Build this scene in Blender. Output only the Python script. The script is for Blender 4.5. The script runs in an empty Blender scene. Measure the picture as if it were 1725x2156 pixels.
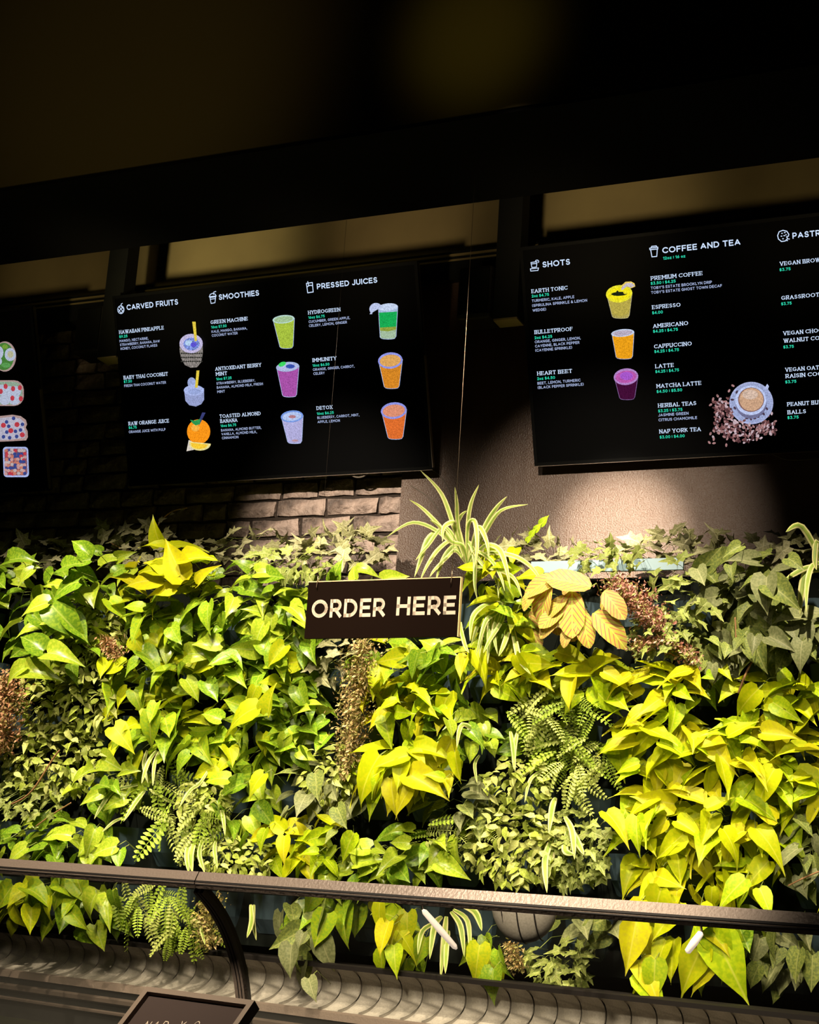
import bpy, bmesh, math, random
from mathutils import Vector, Matrix
from math import sin, cos, pi

# ------------------------------------------------------------------ camera, world, lights, exposure
W, H, F = 1725, 2156, 3135.7
PSI, PIT, ROL, CZ = .42430, .24360, .0656, 1.35
CAM = Vector((0, 0, CZ))
D_ = Vector((-sin(PSI)*cos(PIT), cos(PSI)*cos(PIT), sin(PIT)))
_r = D_.cross(Vector((0, 0, 1))).normalized(); _u = _r.cross(D_)
R_ = _r*cos(ROL) + _u*sin(ROL); U_ = -_r*sin(ROL) + _u*cos(ROL)
sc = bpy.context.scene; COL = sc.collection
cd = bpy.data.cameras.new('camera'); cd.sensor_fit = 'HORIZONTAL'; cd.sensor_width = 36; cd.lens = F/W*36
cd.clip_start = .05; cd.clip_end = 60
cam = bpy.data.objects.new('camera', cd); COL.objects.link(cam)
cam.matrix_world = Matrix((( R_.x, U_.x, -D_.x, CAM.x), (R_.y, U_.y, -D_.y, CAM.y), (R_.z, U_.z, -D_.z, CAM.z), (0, 0, 0, 1)))
sc.camera = cam
sc.view_settings.view_transform = 'Standard'; sc.view_settings.look = 'None'
sc.view_settings.gamma = 1; sc.view_settings.use_curve_mapping = False
sc.view_settings.exposure = 0.0
sc.cycles.max_bounces = 6; sc.cycles.diffuse_bounces = 2; sc.cycles.glossy_bounces = 3
sc.cycles.transparent_max_bounces = 8; sc.cycles.transmission_bounces = 4
wd = bpy.data.worlds.new('dim_room'); sc.world = wd; wd.use_nodes = True
wd.node_tree.nodes['Background'].inputs[0].default_value = (.55, .5, .3, 1)
wd.node_tree.nodes['Background'].inputs[1].default_value = .006

def spot(loc, tgt, watt, ang, blend=.6, col=(1, .86, .66), size=.025):
    l = bpy.data.lights.new('spotlight', 'SPOT'); l.energy = watt; l.spot_size = math.radians(ang)
    l.spot_blend = blend; l.color = col; l.shadow_soft_size = size
    o = bpy.data.objects.new('spotlight', l); COL.objects.link(o)
    o.location = Vector(loc) + Vector((0, 0, CZ))
    o.rotation_euler = (Vector(tgt) - Vector(loc)).to_track_quat('-Z', 'Y').to_euler()
    return o

WARM = (1, .86, .66)
# track spotlights above the frame, aimed at the planted wall (coordinates relative to the eye)
spot((-3.0, 2.85, 2.25), (-2.95, 4.2, .35), 330, 42, .9)
spot((-2.1, 2.9, 2.28), (-2.15, 4.2, .42), 370, 42, .9)
spot((-1.25, 3.0, 2.3), (-1.45, 4.2, .30), 400, 44, .9)
spot((-.55, 2.9, 2.3), (-.85, 4.15, .0), 420, 42, .9)
spot((-3.6, 2.6, 2.2), (-3.35, 4.2, .2), 330, 42, .9)
spot((-1.9, 2.2, 2.3), (-1.95, 4.2, .1), 260, 60, 1, WARM, .06)
# grazing lamps that scallop the wall under the screens
spot((-2.2, 1.8, 1.85), (-2.33, 4.65, 1.17), 800, 19, 1.0)
spot((-1.30, 2.0, 1.9), (-1.36, 4.565, 1.12), 430, 25, 1.0)
spot((-1.30, 2.0, 1.9), (-1.31, 4.565, 1.13), 1700, 11.5, 1.0)
# dim light rising from the lit counter onto the upper wall, and stray light on the bulkhead
spot((-3.3, 1.6, .35), (-3.75, 4.65, 2.37), 90, 15, 1, (1, .80, .42), .12)
spot((-2.75, 1.6, .35), (-2.99, 4.65, 2.37), 430, 14, 1, (1, .86, .46), .12)
spot((-2.1, 1.6, .35), (-2.20, 4.65, 2.37), 190, 13, 1, (1, .78, .46), .12)
spot((-1.2, 1.6, .35), (-1.42, 4.65, 2.37), 230, 14, 1, (1, .80, .46), .12)
spot((-.6, 1.6, .35), (-.75, 4.65, 2.37), 60, 14, 1, (1, .80, .42), .12)
spot((-1.3, 1.0, 1.2), (-1.42, 3.36, 2.27), 85, 12, 1, (1, .9, .16), .1)
spot((-2.0, 1.0, 1.2), (-2.60, 3.36, 2.40), 60, 38, 1, (1, .85, .3), .1)
# unseen spots added to brighten the tiled band, rail and leaves behind the glass
spot((-1.9, 1.7, 1.5), (-2.5, 4.3, -.32), 470, 40, 1, WARM, .35)
spot((-.6, 1.6, 1.5), (-1.0, 4.0, -.35), 430, 40, 1, WARM, .35)
spot((-.35, 1.2, 1.5), (-.62, 2.1, 0), 620, 20, 1, WARM, .05)
spot((-1.5, .9, 1.4), (-1.4, 2.4, 0), 400, 66, 1, WARM, .08)

# ------------------------------------------------------------------ helpers
def ray(x, y): return D_ + R_*((x-W/2)/F) - U_*((y-H/2)/F)
def P(x, y, yp):
    v = ray(x, y); return CAM + v*(yp/v.y)
def PD(x, y, dep): return CAM + ray(x, y)*dep
def PZ(x, y, zrel):
    v = ray(x, y); return CAM + v*(zrel/v.z)
def onplane(x, y, p0, n):
    v = ray(x, y); return CAM + v*((p0-CAM).dot(n)/v.dot(n))
def ppm(p): return F/(p-CAM).dot(D_)

def mesh_obj(name, verts, faces, mat, parent=None, mats=None, mi=None, smooth=False, loc=None, uv=None):
    me = bpy.data.meshes.new(name); me.from_pydata([tuple(v) for v in verts], [], faces)
    for m in (mats or [mat]): me.materials.append(m)
    if mi: me.polygons.foreach_set('material_index', mi)
    if smooth: me.polygons.foreach_set('use_smooth', [True]*len(faces))
    if uv:
        ul = me.uv_layers.new(name='UVMap')
        ul.data.foreach_set('uv', [c for p in me.polygons for vi in p.vertices for c in uv[vi]])
    me.update()
    return link(name, me, parent, loc)
def link(name, me, parent=None, loc=None):
    o = bpy.data.objects.new(name, me); COL.objects.link(o)
    if parent is not None:
        o.parent = parent
        if parent.get('_w') is not None: o.matrix_parent_inverse = Matrix(INV[parent.name])
    if loc is not None: o.location = loc
    return o
INV = {}
def empty(name, loc, label, cat, group=None):
    """thing root: children are written in world coordinates"""
    o = bpy.data.objects.new(name, None); COL.objects.link(o); o.location = loc; o.empty_display_size = .05
    o['label'] = label; o['category'] = cat
    if group: o['group'] = group
    INV[o.name] = Matrix.Translation(-Vector(loc)); o['_w'] = 1
    return o
def tag(o, label, cat, group=None, kind=None):
    o['label'] = label; o['category'] = cat
    if group: o['group'] = group
    if kind: o['kind'] = kind
    return o
def box(V, Fc, c, s, ax=None):
    c = Vector(c); ax = ax or (Vector((1, 0, 0)), Vector((0, 1, 0)), Vector((0, 0, 1)))
    b = len(V)
    for k in range(8):
        V.append(c + ax[0]*s[0]/2*(1 if k & 1 else -1) + ax[1]*s[1]/2*(1 if k & 2 else -1) + ax[2]*s[2]/2*(1 if k & 4 else -1))
    for f in ((0, 2, 3, 1), (4, 5, 7, 6), (0, 1, 5, 4), (2, 6, 7, 3), (0, 4, 6, 2), (1, 3, 7, 5)): Fc.append(tuple(b+i for i in f))
def boxo(name, c, s, mat, parent=None, ax=None, bev=0):
    V, Fc = [], []; box(V, Fc, c, s, ax)
    o = mesh_obj(name, V, Fc, mat, parent)
    if bev:
        m = o.modifiers.new('bevel', 'BEVEL'); m.width = bev; m.segments = 2
    return o
def box2(name, a, b, mat, parent=None, bev=0):
    a = Vector(a) + Vector((0, 0, CZ)); b = Vector(b) + Vector((0, 0, CZ))
    return boxo(name, (a+b)/2, (abs(b.x-a.x), abs(b.y-a.y), abs(b.z-a.z)), mat, parent, bev=bev)
def tube(V, Fc, pts, rad, n=5):
    b = len(V); pts = [Vector(p) for p in pts]
    for i, p in enumerate(pts):
        t = (pts[min(i+1, len(pts)-1)] - pts[max(i-1, 0)]).normalized()
        a = t.cross(Vector((.31, .2, .93))); a = a.normalized() if a.length > .01 else Vector((1, 0, 0)); c = t.cross(a)
        r = rad[i] if isinstance(rad, (list, tuple)) else rad
        for k in range(n): V.append(p + a*r*cos(2*pi*k/n) + c*r*sin(2*pi*k/n))
    for i in range(len(pts)-1):
        for k in range(n):
            Fc.append((b+i*n+k, b+i*n+(k+1) % n, b+(i+1)*n+(k+1) % n, b+(i+1)*n+k))
    Fc.append(tuple(b+k for k in reversed(range(n)))); Fc.append(tuple(b+(len(pts)-1)*n+k for k in range(n)))
def spline(pts, n=8):
    pts = [Vector(p) for p in pts]; out = []
    q = [pts[0]] + pts + [pts[-1]]
    for i in range(1, len(q)-2):
        for k in range(n):
            t = k/n; a, b, c, d = q[i-1:i+3]
            out.append(.5*((2*b) + (c-a)*t + (2*a-5*b+4*c-d)*t*t + (3*b-a-3*c+d)*t**3))
    return out + [pts[-1]]
def tubeo(name, pts, rad, mat, parent=None, n=6):
    V, Fc = [], []; tube(V, Fc, pts, rad, n); return mesh_obj(name, V, Fc, mat, parent, smooth=True)

# ------------------------------------------------------------------ materials
def mat(name, col, rough=.6, spec=.5, metal=0, noise=None, nscale=20, bump=0, bscale=60, emit=None, es=0):
    m = bpy.data.materials.new(name); m.use_nodes = True; nt = m.node_tree; b = nt.nodes['Principled BSDF']
    b.inputs['Base Color'].default_value = (*col, 1); b.inputs['Roughness'].default_value = rough
    b.inputs['Specular IOR Level'].default_value = spec; b.inputs['Metallic'].default_value = metal
    tc = nt.nodes.new('ShaderNodeTexCoord')
    if noise:
        n = nt.nodes.new('ShaderNodeTexNoise'); n.inputs['Scale'].default_value = nscale; n.inputs['Detail'].default_value = 5
        nt.links.new(tc.outputs['Object'], n.inputs['Vector'])
        r = nt.nodes.new('ShaderNodeValToRGB'); r.color_ramp.elements[0].position = .36; r.color_ramp.elements[1].position = .66
        r.color_ramp.elements[0].color = (*col, 1); r.color_ramp.elements[1].color = (*noise, 1)
        nt.links.new(n.outputs['Fac'], r.inputs[0]); nt.links.new(r.outputs[0], b.inputs['Base Color'])
    if bump:
        n2 = nt.nodes.new('ShaderNodeTexNoise'); n2.inputs['Scale'].default_value = bscale; n2.inputs['Detail'].default_value = 4
        nt.links.new(tc.outputs['Object'], n2.inputs['Vector'])
        bp = nt.nodes.new('ShaderNodeBump'); bp.inputs['Strength'].default_value = bump; bp.inputs['Distance'].default_value = .01
        nt.links.new(n2.outputs['Fac'], bp.inputs['Height']); nt.links.new(bp.outputs[0], b.inputs['Normal'])
    if emit:
        b.inputs['Emission Color'].default_value = (*emit, 1); b.inputs['Emission Strength'].default_value = es
    return m
_em = {}
def emat(col, s=1.0, grain=.35):
    """a lit patch of a screen"""
    k = (col, s, grain)
    if k in _em: return _em[k]
    m = bpy.data.materials.new('screen_light'); m.use_nodes = True; nt = m.node_tree
    for n in list(nt.nodes): nt.nodes.remove(n)
    e = nt.nodes.new('ShaderNodeEmission'); o = nt.nodes.new('ShaderNodeOutputMaterial'); nt.links.new(e.outputs[0], o.inputs[0])
    e.inputs[1].default_value = s; e.inputs[0].default_value = (*col, 1)
    if grain:
        tc = nt.nodes.new('ShaderNodeTexCoord'); n = nt.nodes.new('ShaderNodeTexNoise'); n.inputs['Scale'].default_value = 260
        mx = nt.nodes.new('ShaderNodeMapRange'); mx.inputs[1].default_value = .3; mx.inputs[2].default_value = .7
        mx.inputs[3].default_value = s*(1-grain); mx.inputs[4].default_value = s*(1+grain)
        nt.links.new(tc.outputs['Object'], n.inputs['Vector']); nt.links.new(n.outputs['Fac'], mx.inputs[0]); nt.links.new(mx.outputs[0], e.inputs[1])
    _em[k] = m; return m
def leafmat(name, base, mid, edge=None, rough=.55, trans=.28, var=.35, vein=0, veincol=None, nscale=14, spec=.14):
    """leaf: base colour, mottling colour, lighter midrib from the leaf's own UV, per-leaf brightness"""
    m = bpy.data.materials.new(name); m.use_nodes = True; nt = m.node_tree; b = nt.nodes['Principled BSDF']; L = nt.links
    N = lambda t: nt.nodes.new(t)
    tc = N('ShaderNodeTexCoord'); n = N('ShaderNodeTexNoise'); n.inputs['Scale'].default_value = nscale; n.inputs['Detail'].default_value = 3
    oi = N('ShaderNodeObjectInfo'); ad = N('ShaderNodeVectorMath'); ad.operation = 'ADD'
    L.new(tc.outputs['Object'], ad.inputs[0]); L.new(oi.outputs['Random'], ad.inputs[1]); L.new(ad.outputs[0], n.inputs['Vector'])
    r = N('ShaderNodeValToRGB'); r.color_ramp.elements[0].position = .42; r.color_ramp.elements[1].position = .62
    r.color_ramp.elements[0].color = (*base, 1); r.color_ramp.elements[1].color = (*mid, 1); L.new(n.outputs['Fac'], r.inputs[0])
    cur = r.outputs[0]
    sx = N('ShaderNodeSeparateXYZ'); L.new(tc.outputs['UV'], sx.inputs[0])
    a = N('ShaderNodeMath'); a.operation = 'SUBTRACT'; a.inputs[1].default_value = .5; L.new(sx.outputs[0], a.inputs[0])
    ab = N('ShaderNodeMath'); ab.operation = 'ABSOLUTE'; L.new(a.outputs[0], ab.inputs[0])
    def mixc(fac, c):
        nonlocal cur
        mx = N('ShaderNodeMix'); mx.data_type = 'RGBA'; L.new(fac, mx.inputs[0]); L.new(cur, mx.inputs[6]); mx.inputs[7].default_value = (*c, 1); cur = mx.outputs[2]
    if vein:   # side veins running forward from the midrib
        v = N('ShaderNodeMath'); v.operation = 'MULTIPLY_ADD'; v.inputs[1].default_value = -.9; L.new(ab.outputs[0], v.inputs[0]); L.new(sx.outputs[1], v.inputs[2])
        v2 = N('ShaderNodeMath'); v2.operation = 'MULTIPLY'; v2.inputs[1].default_value = vein; L.new(v.outputs[0], v2.inputs[0])
        s = N('ShaderNodeMath'); s.operation = 'SINE'; L.new(v2.outputs[0], s.inputs[0])
        mr = N('ShaderNodeMapRange'); mr.inputs[1].default_value = .5; mr.inputs[2].default_value = .95; L.new(s.outputs[0], mr.inputs[0]); mixc(mr.outputs[0], veincol)
    if edge:
        mr = N('ShaderNodeMapRange'); mr.inputs[1].default_value = .035; mr.inputs[2].default_value = .012; L.new(ab.outputs[0], mr.inputs[0]); mixc(mr.outputs[0], edge)
    hs = N('ShaderNodeHueSaturation'); mr2 = N('ShaderNodeMapRange'); mr2.inputs[3].default_value = 1-var; mr2.inputs[4].default_value = 1+var*.6
    L.new(oi.outputs['Random'], mr2.inputs[0]); L.new(mr2.outputs[0], hs.inputs['Value']); L.new(cur, hs.inputs['Color'])
    L.new(hs.outputs[0], b.inputs['Base Color']); b.inputs['Roughness'].default_value = rough; b.inputs['Specular IOR Level'].default_value = spec
    if trans:
        t = N('ShaderNodeBsdfTranslucent'); ms = N('ShaderNodeMixShader'); ms.inputs[0].default_value = trans
        L.new(hs.outputs[0], t.inputs[0]); L.new(b.outputs[0], ms.inputs[1]); L.new(t.outputs[0], ms.inputs[2])
        L.new(ms.outputs[0], nt.nodes['Material Output'].inputs[0])
    return m
M = {}
M['black'] = mat('matte_black', (.006, .006, .005), .75, .2)
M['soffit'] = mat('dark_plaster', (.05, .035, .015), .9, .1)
M['bezel'] = mat('screen_bezel', (.002, .002, .002), .35, .15)
M['bezelside'] = mat('bezel_side', (.05, .042, .035), .5, .5)
M['glassblack'] = mat('screen_black', (.0004, .0004, .0006), .45, .06)
M['olive'] = mat('olive_plaster', (.26, .20, .09), .9, .1, noise=(.21, .16, .075), nscale=3)
M['brick'] = mat('painted_brick', (.07, .048, .04), .6, .45, noise=(.34, .25, .21), nscale=16, bump=1.0, bscale=70)
M['mortar'] = mat('dark_mortar', (.03, .022, .018), .9, .1, bump=.8, bscale=90)
M['panel'] = mat('dark_panel', (.072, .038, .023), .40, .5, bump=.35, bscale=200)
M['planter'] = mat('pale_blue_plastic', (.20, .30, .34), .4, .5)
M['felt'] = mat('black_felt', (.006, .008, .006), .95, .1)
M['rail'] = mat('bronze_rail', (.19, .145, .115), .38, .5, metal=.25, bump=.15, bscale=200)
M['railgroove'] = mat('rail_groove', (.008, .006, .005), .6, .2)
M['reflected_tile'] = mat('reflected_floor_tile', (.33, .30, .25), .6, .3, noise=(.26, .235, .195), nscale=220)
M['card'] = mat('dark_felt_board', (.035, .022, .018), .8, .2)
M['cardframe'] = mat('bronze_frame', (.14, .10, .07), .5, .5)
M['sign'] = mat('sign_black_brown', (.0055, .0022, .001), .7, .03)
M['signtext'] = mat('cream_lettering', (.50, .40, .30), .6, .2)
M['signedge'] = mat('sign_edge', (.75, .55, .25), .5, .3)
M['wire'] = mat('steel_wire', (.30, .22, .15), .35, .5, metal=.8)
M['unlitwire'] = mat('unlit_wire', (.03, .022, .016), .5, .3)  # same wire, its lack of light put into a darker colour
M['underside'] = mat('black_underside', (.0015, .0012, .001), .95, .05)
M['cable'] = mat('dark_cable', (.10, .08, .06), .5, .5)
# ------------------------------------------------------------------ the setting
def st(o): o['kind'] = 'structure'; return o
def rel(p): return Vector(p) + Vector((0, 0, CZ))
YW = 4.65
st(box2('floor', (-7, -2.6, -CZ-.1), (4, 4.8, -CZ), mat('floor_concrete', (.10, .09, .08), .6, .3, noise=(.14, .12, .1), nscale=4)))
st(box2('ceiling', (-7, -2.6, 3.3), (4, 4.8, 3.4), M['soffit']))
wb = box2('wall_back', (-7, YW, -CZ), (4, YW+.12, 3.3), M['olive']); st(wb)
# mortar bed and single bricks on the left half of the back wall
box2('mortar_bed', (-4.9, YW-.012, .55), (-2.105, YW+.01, 2.12), M['mortar'], wb)
random.seed(4)
def brick_mesh(L_, k):
    V, Fc = [], []; nx, nz = 4, 2; h = .058
    for j in range(nz+1):
        for i in range(nx+1):
            e = i in (0, nx) or j in (0, nz)
            V.append(Vector((-L_/2+L_*i/nx + random.uniform(-.003, .003), (-.016 if e else -.026)+random.uniform(-.006, .005), -h/2+h*j/nz+random.uniform(-.003, .003))))
    for j in range(nz):
        for i in range(nx):
            a = j*(nx+1)+i; Fc.append((a, a+1, a+nx+2, a+nx+1))
    b = len(V); ring = [i for i in range(nx+1)] + [j*(nx+1)+nx for j in range(1, nz+1)] + [nz*(nx+1)+i for i in range(nx-1, -1, -1)] + [j*(nx+1) for j in range(nz-1, 0, -1)]
    for i in ring: V.append(Vector((V[i].x, .01, V[i].z)))
    n = len(ring)
    for i in range(n): Fc.append((ring[i], b+i, b+(i+1) % n, ring[(i+1) % n]))
    me = bpy.data.meshes.new('brick'); me.from_pydata([tuple(v) for v in V], [], Fc); me.materials.append(M['brick']); return me
BM = {l: [brick_mesh(l, k) for k in range(3)] for l in (.095, .135, .195)}
row = 0; z = .80
while z < 2.08:
    x = -2.112 - (.0 if row % 2 else .0)
    first = True
    while x > -4.75:
        l = (.095 if row % 2 else .195) if first else random.choice((.195, .195, .195, .135, .095)); first = False
        o = link('brick', random.choice(BM[l]), wb, (x-l/2, YW-.005, z+CZ+random.uniform(-.002, .002)))
        o.rotation_euler = (0, random.uniform(-.012, .012), random.choice((0, pi)) * 0)
        x -= l + .012
    z += .0705; row += 1
# smooth dark panel on the right half, black board above the screens with thin lit trims
pn = st(box2('wall_right', (-2.10, 4.565, -.6), (4, YW-.001, 2.12), M['panel']))
st(box2('trim_1', (-7, 4.53, 2.085), (4, YW-.002, 2.19), M['black']))
def wline(y, px, py): return P(px, py, y).z - CZ
z1 = wline(4.527, 960, 537); z2 = wline(4.527, 960, 547)
st(box2('trim_2', (-7, 4.522, z1-.0035), (4, 4.53, z1+.003), M['olive']))
st(box2('trim_3', (-7, 4.526, z2-.003), (4, 4.54, z2+.003), M['olive']))
# bulkhead in front: black underside, dim front face
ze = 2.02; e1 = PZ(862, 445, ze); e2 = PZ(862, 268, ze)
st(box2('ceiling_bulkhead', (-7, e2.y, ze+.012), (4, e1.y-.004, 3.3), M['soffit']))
st(box2('ceiling_bulkhead', (-7, e2.y+.004, ze), (4, e1.y, ze+.012), M['underside']))  # black sheet added to keep the underside dark despite the upward spots
# boxed drop columns that carry the screens
for px, w, lab in ((266, .085, 'black boxed column left of the carved fruits screen'), (1080, .085, 'black boxed column left of the shots screen')):
    a = P(px, 500, 4.36)
    zb = P(1080, 676, 4.36).z if w > .07 else P(700, 620, 4.4).z
    o = boxo('support_column', (a.x, 4.36, (zb+CZ+2.6)/2), (w, .07 if w > .07 else .05, CZ+2.6-zb), M['black']); tag(o, lab, 'column')
    if w > .07:
        q = boxo('lit_underside', (a.x, 4.36, zb-.003), (w*.98, .068, .006), M['olive'], o)  # light on the column's bottom face, put into the colour as olive
# dark loudspeakers between screens
for px, py, lab in ((1012, 628, 'black box loudspeaker between the middle and right screens'), (205, 705, 'black box loudspeaker between the left and middle screens')):
    c = P(px, py, 4.40); r = empty('loudspeaker', c, lab, 'loudspeaker')
    boxo('cabinet', c, (.125, .12, .19), mat('speaker_black', (.014, .011, .008), .6, .3), r, bev=.012)
    boxo('grille', c + Vector((0, -.062, 0)), (.105, .006, .165), M['black'], r, bev=.002)
    boxo('bracket', c + Vector((0, .1, .03)), (.03, .1, .04), M['black'], r)
# ------------------------------------------------------------------ text: letters built from strokes
def ar(cx, cy, rx, ry, a0, a1, n=9):
    return [(cx+rx*cos(math.radians(a0+(a1-a0)*k/(n-1))), cy+ry*sin(math.radians(a0+(a1-a0)*k/(n-1)))) for k in range(n)]
GL = {
 'A': (.80, [[(0, 0), (.40, 1), (.80, 0)], [(.15, .30), (.65, .30)]]),
 'B': (.62, [[(0, 0), (0, 1), (.32, 1)] + ar(.34, .76, .22, .24, 90, -90) + [(0, .52)], [(.34, .52)] + ar(.35, .26, .27, .26, 90, -90) + [(0, 0)]]),
 'C': (.78, [ar(.46, .5, .46, .5, 45, 315, 15)]), 'D': (.74, [[(0, 0), (0, 1), (.26, 1)] + ar(.28, .5, .46, .5, 90, -90, 12) + [(0, 0)]]),
 'E': (.56, [[(.56, 1), (0, 1), (0, 0), (.57, 0)], [(0, .51), (.50, .51)]]), 'F': (.54, [[(.54, 1), (0, 1), (0, 0)], [(0, .49), (.48, .49)]]),
 'G': (.86, [ar(.46, .5, .46, .5, 48, 330, 15) + [(.86, .44), (.52, .44)]]), 'H': (.68, [[(0, 0), (0, 1)], [(.68, 0), (.68, 1)], [(0, .5), (.68, .5)]]),
 'I': (.0, [[(0, 0), (0, 1)]]), 'J': (.45, [[(.45, 1), (.45, .25)] + ar(.22, .24, .23, .24, 0, -150)]), 'K': (.66, [[(0, 0), (0, 1)], [(.62, 1), (0, .38)], [(.22, .58), (.66, 0)]]),
 'L': (.52, [[(0, 1), (0, 0), (.52, 0)]]), 'M': (.84, [[(0, 0), (0, 1), (.42, .38), (.84, 1), (.84, 0)]]), 'N': (.70, [[(0, 0), (0, 1), (.70, 0), (.70, 1)]]),
 'O': (.94, [ar(.47, .5, .47, .5, 0, 360, 21)]), 'P': (.58, [[(0, 0), (0, 1), (.30, 1)] + ar(.31, .70, .27, .30, 90, -90) + [(0, .40)]]),
 'Q': (.94, [ar(.47, .5, .47, .5, 0, 360, 21), [(.55, .3), (.88, -.02)]]), 'R': (.62, [[(0, 0), (0, 1), (.32, 1)] + ar(.33, .70, .27, .30, 90, -90) + [(0, .40)], [(.30, .40), (.62, 0)]]),
 'S': (.58, [ar(.30, .74, .26, .26, 35, 250, 9) + ar(.29, .26, .29, .26, 70, -150, 9)]), 'T': (.66, [[(0, 1), (.66, 1)], [(.33, 1), (.33, 0)]]),
 'U': (.68, [[(0, 1), (0, .34)] + ar(.34, .34, .34, .34, 180, 360) + [(.68, .34), (.68, 1)]]), 'V': (.76, [[(0, 1), (.38, 0), (.76, 1)]]), 'W': (1.12, [[(0, 1), (.28, 0), (.56, .95), (.84, 0), (1.12, 1)]]),
 'X': (.68, [[(0, 1), (.68, 0)], [(0, 0), (.68, 1)]]), 'Y': (.70, [[(0, 1), (.35, .44), (.70, 1)], [(.35, .44), (.35, 0)]]), 'Z': (.60, [[(0, 1), (.6, 1), (0, 0), (.6, 0)]]),
 '0': (.62, [ar(.31, .5, .31, .5, 0, 360, 17)]), '1': (.22, [[(0, .82), (.22, 1), (.22, 0)]]), '2': (.54, [ar(.27, .72, .27, .28, 165, -35) + [(0, 0), (.56, 0)]]),
 '3': (.56, [[(.02, 1), (.52, 1), (.24, .6)] + ar(.27, .30, .28, .30, 80, -150)]), '4': (.62, [[(.46, 0), (.46, 1), (0, .27), (.62, .27)]]), '5': (.56, [[(.5, 1), (.08, 1), (.04, .55)] + ar(.27, .32, .29, .32, 100, -150)]),
 '6': (.58, [ar(.29, .32, .29, .32, 0, 360, 15), [(.03, .45), (.42, 1)]]), '7': (.56, [[(0, 1), (.56, 1), (.18, 0)]]), '8': (.56, [ar(.28, .75, .24, .25, 0, 360, 13), ar(.28, .26, .28, .26, 0, 360, 13)]), '9': (.58, [ar(.29, .68, .29, .32, 0, 360, 15), [(.55, .55), (.16, 0)]]),
 '$': (.56, [ar(.28, .72, .26, .24, 35, 250, 9) + ar(.27, .28, .28, .25, 70, -150, 9), [(.28, -.08), (.28, 1.08)]]), '.': (.0, [[(0, 0), (.0, .02)]]), ',': (.05, [[(.05, .03), (0, -.16)]]),
 '&': (.72, [[(.72, 0), (.16, .66)] + ar(.32, .80, .18, .19, 200, -30) + [(.08, .40)] + ar(.26, .24, .26, .24, 150, 300) + [(.70, .42)]]),
 '(': (.20, [ar(.42, .5, .40, .66, 128, 232, 7)]), ')': (.20, [ar(-.22, .5, .40, .66, 52, -52, 7)]), '|': (.0, [[(0, .1), (0, .9)]]), "'": (.0, [[(0, 1), (0, .72)]]),
 'o': (.52, [ar(.26, .34, .26, .32, 0, 360, 15)]), 'z': (.42, [[(0, .66), (.42, .66), (0, 0), (.44, 0)]])}
_gc = {}
def letters(s, t, serif):
    k = (s, t, serif)
    if k in _gc: return _gc[k]
    V, Fc = [], []; x = 0
    def quad(a, b, c, d): n = len(V); V.extend([a, b, c, d]); Fc.append((n, n+1, n+2, n+3))
    def bar_(x0, x1, y0, y1): quad((x0, y0), (x1, y0), (x1, y1), (x0, y1))
    for ch in s:
        if ch == ' ': x += .42; continue
        w, st_ = GL[ch]
        for ln in st_:
            p = [(x+a+t/2, t/2+(1-t)*b) for a, b in ln]
            for i, ((ax, ay), (bx, by)) in enumerate(zip(p, p[1:])):
                l = math.hypot(bx-ax, by-ay)
                if l < 1e-6: continue
                dx, dy = (bx-ax)/l, (by-ay)/l
                tt = t*(.5+.5*abs(dy)) if serif else t
                e = .5*t if len(p) < 5 or i in (0, len(p)-2) else .12*t
                if ch in 'AVWMNKXYZ' and not (abs(dx) < .05 or abs(dy) < .05): e = .16*t
                hx, hy = -dy*tt/2, dx*tt/2
                quad((ax-dx*e+hx, ay-dy*e+hy), (ax-dx*e-hx, ay-dy*e-hy), (bx+dx*e-hx, by+dy*e-hy), (bx+dx*e+hx, by+dy*e+hy))
                if serif and abs(dy) > .75 and ch not in 'CGOQSJ0356892&(),.$\'|oz':
                    for (qx, qy) in ((ax, ay), (bx, by)):
                        if qy < t: bar_(qx-t*1.0, qx+t*1.0, 0, t*.42)
                        elif qy > 1-t and ch not in 'A': bar_(qx-t*1.0, qx+t*1.0, 1-t*.42, 1)
        if serif and ch in 'ELTFCGS':
            if ch in 'EFTLC' and ch != 'L': bar_(x+w+t-.45*t, x+w+t, .72, 1)
            if ch in 'EL': bar_(x+w+t-.45*t, x+w+t, 0, .28)
            if ch == 'T': bar_(x, x+.45*t, .72, 1)
        x += w + t + (.17 if not serif else .20)
    _gc[k] = (V, Fc); return V, Fc
def text_on(name, s, A, width, cap, ax, up, mt, parent, bold=.16, serif=False):
    V, Fc = letters(s, bold, serif)
    x0 = min(v[0] for v in V); x1 = max(v[0] for v in V); sx = width/(x1-x0)
    return mesh_obj(name, [A + ax*((v[0]-x0)*sx) + up*(v[1]*cap) for v in V], Fc, mt, parent)

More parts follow.
